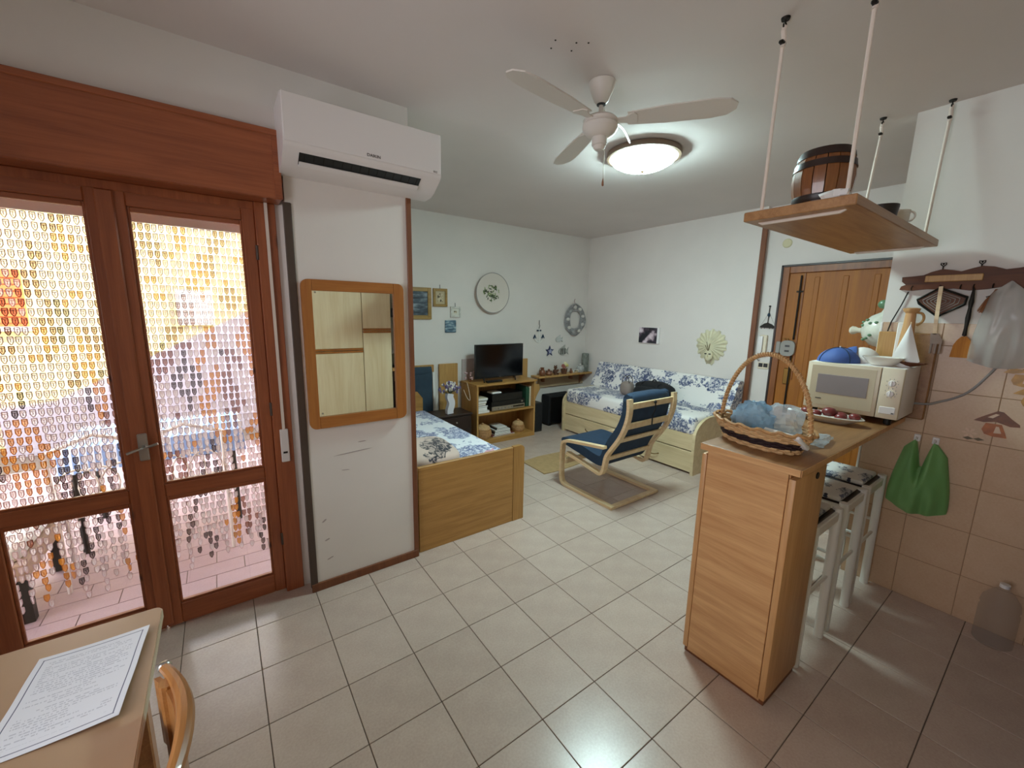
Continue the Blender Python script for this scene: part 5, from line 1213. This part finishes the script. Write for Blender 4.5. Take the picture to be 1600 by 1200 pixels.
for sy in (-1, 1): B().blob((3.931, mcy + sy * .024, mcz - .088), (.006, .016, .007), 10, 6).build('eye_hole', black_p, ms)
B().blob((3.926, mcy, mcz - .112), (.010, .007, .016), 8, 6).build('nose', mkm, ms)
b = B()
for y, z in ((.02, .04), (-.012, .02), (.03, .0)): b.tube([(3.940, mcy, mcz - .06), (3.935, mcy + y, mcz + z - .01), (3.934, mcy + y * 1.3, mcz + z + .01)], .003, 5)
b.build('painted_scroll', leaf_m, ms)

# ------------------------------------------------------------------ entrance door and wall fittings
d3 = struct(B().box(4.020, 4.058, -1.02, -.165, .005, 2.045, .003), 'door_3', door_m)
for y in (-.40, -.62, -.84): B().box(4.014, 4.022, y - .022, y + .022, .06, 2.0, .004).build('panel_rib', door_m, d3)
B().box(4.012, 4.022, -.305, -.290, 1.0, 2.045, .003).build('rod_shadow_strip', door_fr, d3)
B().tube([(4.005, -.272, 1.40), (4.005, -.272, 2.02)], .008, 8).build('bolt_rod', iron, d3)
B().tube([(4.005, -.272, .4), (4.005, -.272, 1.24)], .008, 8).build('bolt_rod', iron, d3)
B().box(4.000, 4.016, -.300, -.245, 1.86, 1.875, .002).build('rod_guide', iron, d3)
lockm = plain('lock_grey', '8f8a84', .5)
lk = B().prism(rr(-.300, -.170, 1.235, 1.390, .05, 6), 'yz', 3.985, 4.020).build('lock_case', lockm, d3, smooth=False)
B().box(3.975, 4.0, -.172, -.135, 1.26, 1.375, .004).build('keeper', lockm, lk)
for z in (1.335, 1.285): B().box(3.983, 3.986, -.255, -.215, z - .009, z + .009).build('key_slot', black_p, lk, smooth=False)
for y, z in ((-.20, 1.40), (-.23, 1.398)): B().lathe((3.99, y, z), [(.01, 0), (.01, .012), (.001, .014)], 10).build('bolt_cap', brass, lk)
B().box(4.005, 4.020, -.285, -.225, .95, 1.11, .004).build('handle_plate', brass, d3)
df_ = struct(B().box(4.002, 4.060, -.165, -.098, .0, 2.115, .005).box(4.002, 4.060, -1.09, -1.02, .0, 2.115, .005).box(4.002, 4.060, -1.02, -.165, 2.045, 2.115, .005), 'trim_8', door_fr)
B().box(3.996, 4.010, -.108, -.088, 0, 2.128, .003).build('edge_moulding', wenge, df_); B().box(3.996, 4.010, -1.09, -.088, 2.108, 2.128, .003).build('edge_moulding', wenge, df_)
tag(B().lathe((4.058, -.088, 2.346), [(.0001, -.010), (.036, -.009), (.044, -.003), (.044, 0)], 28, 'x').build('junction_cover', plain('beige_cover', 'c8bf9c', .6)), 'round beige junction box cover above the entrance door', 'cover')
ic = thing('intercom_handset', 'white door intercom handset beside the entrance door', 'intercom', (4.05, .02, 1.19))
B().box(4.030, 4.058, -.022, .050, 1.205, 1.43, .006).build('base', cream_p, ic)
B().box(4.010, 4.032, .010, .058, 1.235, 1.420, .010, 2).build('handset', white_p, ic)
B().tube(smooth_path([(4.03, .03, 1.235), (4.02, .045, 1.20), (4.03, .05, 1.165), (4.05, .03, 1.16)]), .005, 6).build('cord', grey_p, ic)
ws = thing('light_switch', 'double black light switch on a beige plate under the intercom', 'switch', (4.058, -.01, 1.07))
B().box(4.050, 4.059, -.062, .046, 1.072, 1.140, .004).build('plate', cream_p, ws)
for y in (-.032, .016): B().box(4.046, 4.052, y - .020, y + .020, 1.092, 1.132, .002).build('rocker', black_p, ws)
kh = thing('key_hanger', 'small dark metal key hanger above the intercom', 'key hanger', (4.05, -.01, 1.50))
B().prism([(-.080, 1.515), (-.04, 1.545), (0.0, 1.56), (.03, 1.55), (.066, 1.52), (.07, 1.508), (-.08, 1.503)], 'yz', 4.044, 4.056).build('base', iron, kh, smooth=False)
B().tube([(4.05, -.002, 1.55), (4.05, -.004, 1.72)], .004, 6).build('post', iron, kh); B().blob((4.048, -.004, 1.64), (.008, .014, .02), 10, 7).build('figure', navy_g, kh)
B().tube([(4.05, .066, 1.52), (4.05, -.003, 1.665), (4.05, -.08, 1.52)], .0015, 5).build('wire', grey_p, kh)
for y in (.05, .02, -.03, -.06): B().tube([(4.05, y, 1.508), (4.04, y, 1.495), (4.034, y, 1.503)], .002, 5).build('hook', iron, kh)
B().blob((4.05, -.004, 1.728), (.008, .012, .008), 8, 6).build('top_knob', iron, kh)

# ------------------------------------------------------------------ kitchen units behind the camera, seen in the mirror
def tall(name, x0, x1, split, label):
    t = thing(name, label, 'cabinet', ((x0 + x1) / 2, -2.5, 0))
    B().box(x0, x1, -2.795, -2.222, .08, 2.35, .002).build('body', kitchen_m, t); B().box(x0 + .01, x1 - .01, -2.76, -2.26, 0, .08).build('plinth', oak_cab, t, smooth=False)
    for a, c in ((.10, split - .028), (split + .028, 2.34)):
        B().box(x0 + .002, x1 - .002, -2.222, -2.200, a, c, .002).build('door', kitchen_m, t)
    g = B().box(x0 + .002, x1 - .002, -2.222, -2.196, split - .026, split - .004, .003).build('handle_strip', frame_m, t)
    B().box(x0 + .002, x1 - .002, -2.222, -2.196, split + .004, split + .026, .003).build('handle_strip', frame_m, t)
tall('tall_cabinet', .10, .755, 1.14, 'wide pale tall kitchen cabinet reflected at the left of the mirror')
tall('tall_cabinet', .760, 1.10, 1.37, 'narrow pale tall kitchen cabinet reflected at the right of the mirror')
bu = thing('base_cabinet', 'dark kitchen base unit with a pale worktop reflected at the mirror edge', 'cabinet', (1.8, -2.5, 0))
B().box(1.105, 2.50, -2.79, -2.22, .08, .86, .002).build('body', wenge, bu); B().box(1.105, 2.54, -2.795, -2.195, .86, .90, .004).build('worktop', oak_cab, bu); B().box(1.12, 2.50, -2.76, -2.26, 0, .08).build('plinth', wenge, bu, smooth=False)
B().box(1.13, 1.70, -2.222, -2.20, .12, .72, .003).build('oven_door', black_s, bu); B().box(1.13, 1.70, -2.222, -2.198, .73, .85, .003).build('control_strip', oak_cab, bu)
B().box(1.12, 1.72, -2.74, -2.24, .90, .915, .003).build('hob', black_s, bu)
hd_ = thing('cooker_hood', 'dark cooker hood reflected at the right edge of the mirror', 'cooker hood', (1.4, -2.55, 1.48))
B().box(1.12, 1.72, -2.795, -2.30, 1.55, 1.62, .004).build('canopy', steel, hd_); B().box(1.12, 1.72, -2.30, -2.27, 1.53, 1.64, .004).build('visor', black_s, hd_); B().box(1.25, 1.60, -2.795, -2.50, 1.62, 2.35, .004).build('flue', white_p, hd_)
pt = thing('cooking_pot', 'steel cooking pot on the hob reflected in the mirror', 'pot', (1.26, -2.40, .915))
B().lathe((1.26, -2.40, .9155), [(.001, 0), (.09, 0), (.095, .01), (.095, .13), (.098, .135), (.09, .14), (.02, .16), (.001, .16)], 28).build('pot_body', steel, pt); B().blob((1.26, -2.40, 1.085), (.016, .016, .012), 10, 6).build('lid_knob', black_p, pt)

# ------------------------------------------------------------------ bead curtain in the doorway
bm_ = [film('bead_clear', 'cbb9be', .08, .2, .12), film('bead_amber', 'c07a1a', .08, .2, .25), film('bead_brown', '7c4030', .06, .2, .2), film('bead_dark', '3a2a30', .05, .2, .15)]
bi_ = [film('bead_clear_inner', 'f4f0f6', .34, .2, .5), film('bead_amber_inner', 'e09a30', .28, .2, .5), film('bead_brown_inner', 'a0604a', .28, .2, .45), film('bead_dark_inner', '5c4850', .28, .2, .4)]
CY = .745; PITCHX = .0262; BH = .0405
# pattern lozenges: centre x, z, half height, colour right of centre, colour left of centre (1 amber, 2 brown, 3 dark)
diam = [(-.651, 1.116, .24, 2, 1), (-.787, 1.25, .15, 3, 3), (-.872, .796, .13, 2, 2), (-.726, .747, .12, 3, 3), (-.475, 1.46, .20, 1, 1), (-1.375, .95, .22, 1, 1), (-1.254, .82, .14, 3, 3), (-1.128, 1.20, .12, 1, 3), (-1.055, 1.10, .13, 2, 2),
        (-.688, 1.77, .12, 1, 1), (-1.156, 1.90, .10, 1, 1), (-1.149, 1.40, .12, 1, 1), (-1.215, 1.56, .12, 3, 2), (-.895, 1.34, .10, 2, 2), (-.76, .30, .12, 3, 3), (-.62, .42, .17, 2, 1), (-1.30, .27, .07, 3, 3), (-1.36, .34, .16, 1, 1), (-1.09, .27, .12, 1, 1), (-.44, .30, .12, 1, 1), (-1.12, .62, .12, 1, 3), (-.50, .95, .12, 1, 1), (-.83, 1.88, .08, 2, 2), (-.56, 1.68, .10, 2, 2)]
def bead_col(x, z, k, r, rnd):
    for cx, cz, s_, c1, c2 in diam:
        d = abs(x - cx) / .45 + abs(z - cz)
        if d < s_:
            if d < s_ * .30 and s_ > .11: return 0
            return c1 if x > cx else c2
    t = (k + (r // 3) * 2) % 11
    if z > 1.25 and t in (0, 1, 2) and rnd.random() < .85: return 2
    if z > 1.25 and t in (6, 7) and (r // 4 + k // 6) % 2 == 0: return 1
    if z < 1.25 and (k * 2 + r) % 29 in (0, 1): return 3
    return 0 if rnd.random() > .03 else rnd.choice((1, 2, 3))
cb = B(); rnd = random.Random(21)
w_, h_ = .0098, BH * .90
outer = [(-w_ * .9, 0), (w_ * .9, 0), (w_, -h_ * .10), (w_, -h_ * .62), (w_ * .28, -h_), (-w_ * .28, -h_), (-w_, -h_ * .62), (-w_, -h_ * .10)]
inn = [(x * .70, -h_ * .5 + (z + h_ * .5) * .80) for x, z in outer]
no = len(outer)
for k in range(42):
    x0 = -1.492 + k * PITCHX
    if x0 > -.392: break
    zend = .13 + .10 * abs(math.sin(k * 1.7)) + .10 * rnd.random() + (.06 if 17 < k < 22 else 0)
    z = 2.00; r = 0; tw0 = rnd.uniform(-.15, .15); drift = rnd.uniform(-.012, .012)
    while z - h_ > zend:
        low = max(0, (1.35 - z) / 1.3); tw = tw0 + low * rnd.uniform(-.7, .7) * 1.2; xx = x0 + drift * low + rnd.uniform(-.002, .002) * (1 + 2 * low); yy = CY + rnd.uniform(-.006, .006) * (1 + low)
        c = bead_col(x0, z, k, r, rnd); ct, st_ = math.cos(tw), math.sin(tw); th = .0016
        o = len(cb.v)
        for dy in (-th, th):
            for ring_ in (outer, inn): cb.v += [(xx + px * ct - dy * st_, yy + px * st_ + dy * ct, z + pz) for px, pz in ring_]
        for i in range(no):
            j = (i + 1) % no
            for f in ((o + i, o + j, o + no + j, o + no + i), (o + 2 * no + i, o + 3 * no + i, o + 3 * no + j, o + 2 * no + j)): cb.f.append(f); cb.mi.append(c)
        o2 = len(cb.v); cb.v += [(xx + px * ct, yy + px * st_, z + pz) for px, pz in inn]; cb.f.append(tuple(o2 + i for i in range(no))); cb.mi.append(4 + c)
        o2 = len(cb.v); cb.v += [(xx + px * ct + dy * -st_, yy + px * st_ + dy * ct, z + pz) for dy in (-th,) for px, pz in ((-w_ * .6, -h_ * .30), (-w_ * .6, -h_ * .22), (w_ * .6, -h_ * .22), (w_ * .6, -h_ * .30), (-.0014, -h_ * .30), (-.0014, -h_ * .7), (.0014, -h_ * .7), (.0014, -h_ * .30))]
        cb.f += [(o2, o2 + 3, o2 + 2, o2 + 1), (o2 + 4, o2 + 5, o2 + 6, o2 + 7)]; cb.mi += [c, c]
        z -= BH; r += 1
curt = cb.build('bead_curtain', bm_ + bi_, smooth=False)
tag(curt, 'hanging curtain of clear, amber and brown plastic links outside the french door', 'bead curtain', kind='stuff')
rl = tag(B().box(-1.54, -.36, CY - .012, CY + .012, 2.002, 2.045, .003).build('curtain_rail', white_p), 'white rail carrying the bead curtain outside the french door', 'curtain rail')

# ------------------------------------------------------------------ terrace furniture
tt_ = thing('terrace_table', 'terrace table under a blue and white striped cloth behind the bead curtain', 'table', (-1.05, 2.05, -.04))
stripe = NT('striped_cloth'); stripe.set(.85); wv_ = stripe.n('ShaderNodeTexWave', i_Scale=9.0, i_Distortion=.6); wv_.bands_direction = 'Z' if False else 'X'; stripe.l(stripe.coord(), wv_.inputs['Vector'])
stripe.l(stripe.ramp(wv_.outputs[1 if len(wv_.outputs) > 1 else 0], [(.35, 'd8dce6'), (.5, '7f9ac8')]), stripe.b.inputs['Base Color'])
B().grid(lambda u, v: (-1.55 + u * 1.0, 1.70 + .70 * v, .685), 4, 4).build('tabletop', white_pt, tt_)
def cloth(u, v):
    a = 2 * PI * u; k = min(1, v * 1.6); d = max(0, v - .625) / .375
    x = max(-1, min(1, 1.42 * math.cos(a))) * .505 * k; y = max(-1, min(1, 1.42 * math.sin(a))) * .355 * k
    return (-1.05 + x * (1 + .02 * d * math.sin(14 * a)), 2.05 + y * (1 + .03 * d * math.sin(14 * a)), .700 - .16 * d)
B().grid(cloth, 64, 10, True).build('tablecloth', stripe.m, tt_, angle=60)
for x in (-1.48, -.62):
    for y in (1.76, 2.34): B().tube([(x, y, -.04), (x, y, .685)], .018, 8).build('leg', iron, tt_)
def wire_chair(x, y, rz, label):
    t = thing('wire_chair', label, 'chair', (x, y, -.04), rz, 'terrace chairs')
    L = lambda p: tuple(W[t.name] @ Vector(p))
    for sx in (-.19, .19):
        B().tube([L((sx, -.19, 0)), L((sx, -.17, .44)), L((sx, -.22, .85))], .011, 8).build('rear_leg', white_pt, t); B().tube([L((sx, .20, 0)), L((sx, .18, .44))], .011, 8).build('front_leg', white_pt, t)
    B().tube([L(p) for p in ((-.19, .18, .44), (.19, .18, .44), (.19, -.17, .44), (-.19, -.17, .44))], .010, 8, closed=True).build('seat_frame', white_pt, t)
    for k in range(7): B().tube([L((-.16 + .053 * k, .18, .44)), L((-.16 + .053 * k, -.17, .44))], .005, 6).build('seat_wire', white_pt, t)
    B().tube([L((-.19, -.22, .85)), L((0, -.24, .93)), L((.19, -.22, .85))], .011, 8).build('back_rail', white_pt, t)
    for k in range(3): B().tube([L((.0 + .085 * math.cos(a) + .09 * (k - 1), -.20, .62 + .11 * math.sin(a))) for a in [2 * PI * q / 16 for q in range(16)]], .006, 6, closed=True).build('back_scroll', white_pt, t)
wire_chair(-.86, 1.50, 0, 'white wire terrace chair in front of the right half of the table')
wire_chair(-1.30, 1.48, .15, 'white wire terrace chair in front of the left half of the table')
bn = thing('terrace_bench', 'bench with a pale cushion and dark legs at the left of the terrace', 'bench', (-1.95, 1.35, -.04))
B().box(-2.5, -1.55, 1.05, 1.65, .31, .40, .03, 3).build('seat_cushion', plain('pale_cushion', 'd8dcd8', .9), bn)
B().box(-2.5, -1.53, 1.02, 1.67, .22, .31, .006).build('seat_rail', plain('weathered_wood', 'a8907c', .7, var=.15), bn)
for x in (-2.44, -1.57):
    for y in (1.08, 1.61): B().box(x - .025, x + .025, y - .025, y + .025, -.04, .22, .003).build('leg', iron, bn)
br_ = thing('yellow_broom', 'yellow broom leaning beside the right edge of the bead curtain', 'broom', (-.36, 1.25, -.04))
B().tube([(-.36, 1.30, .10), (-.30, 1.20, 1.35)], .012, 8).build('pole', plain('broom_yellow', 'd8b030', .5), br_); B().box(-.46, -.26, 1.26, 1.33, -.03, .11, .01).build('bristles', plain('broom_bristle', 'c89a28', .8), br_)
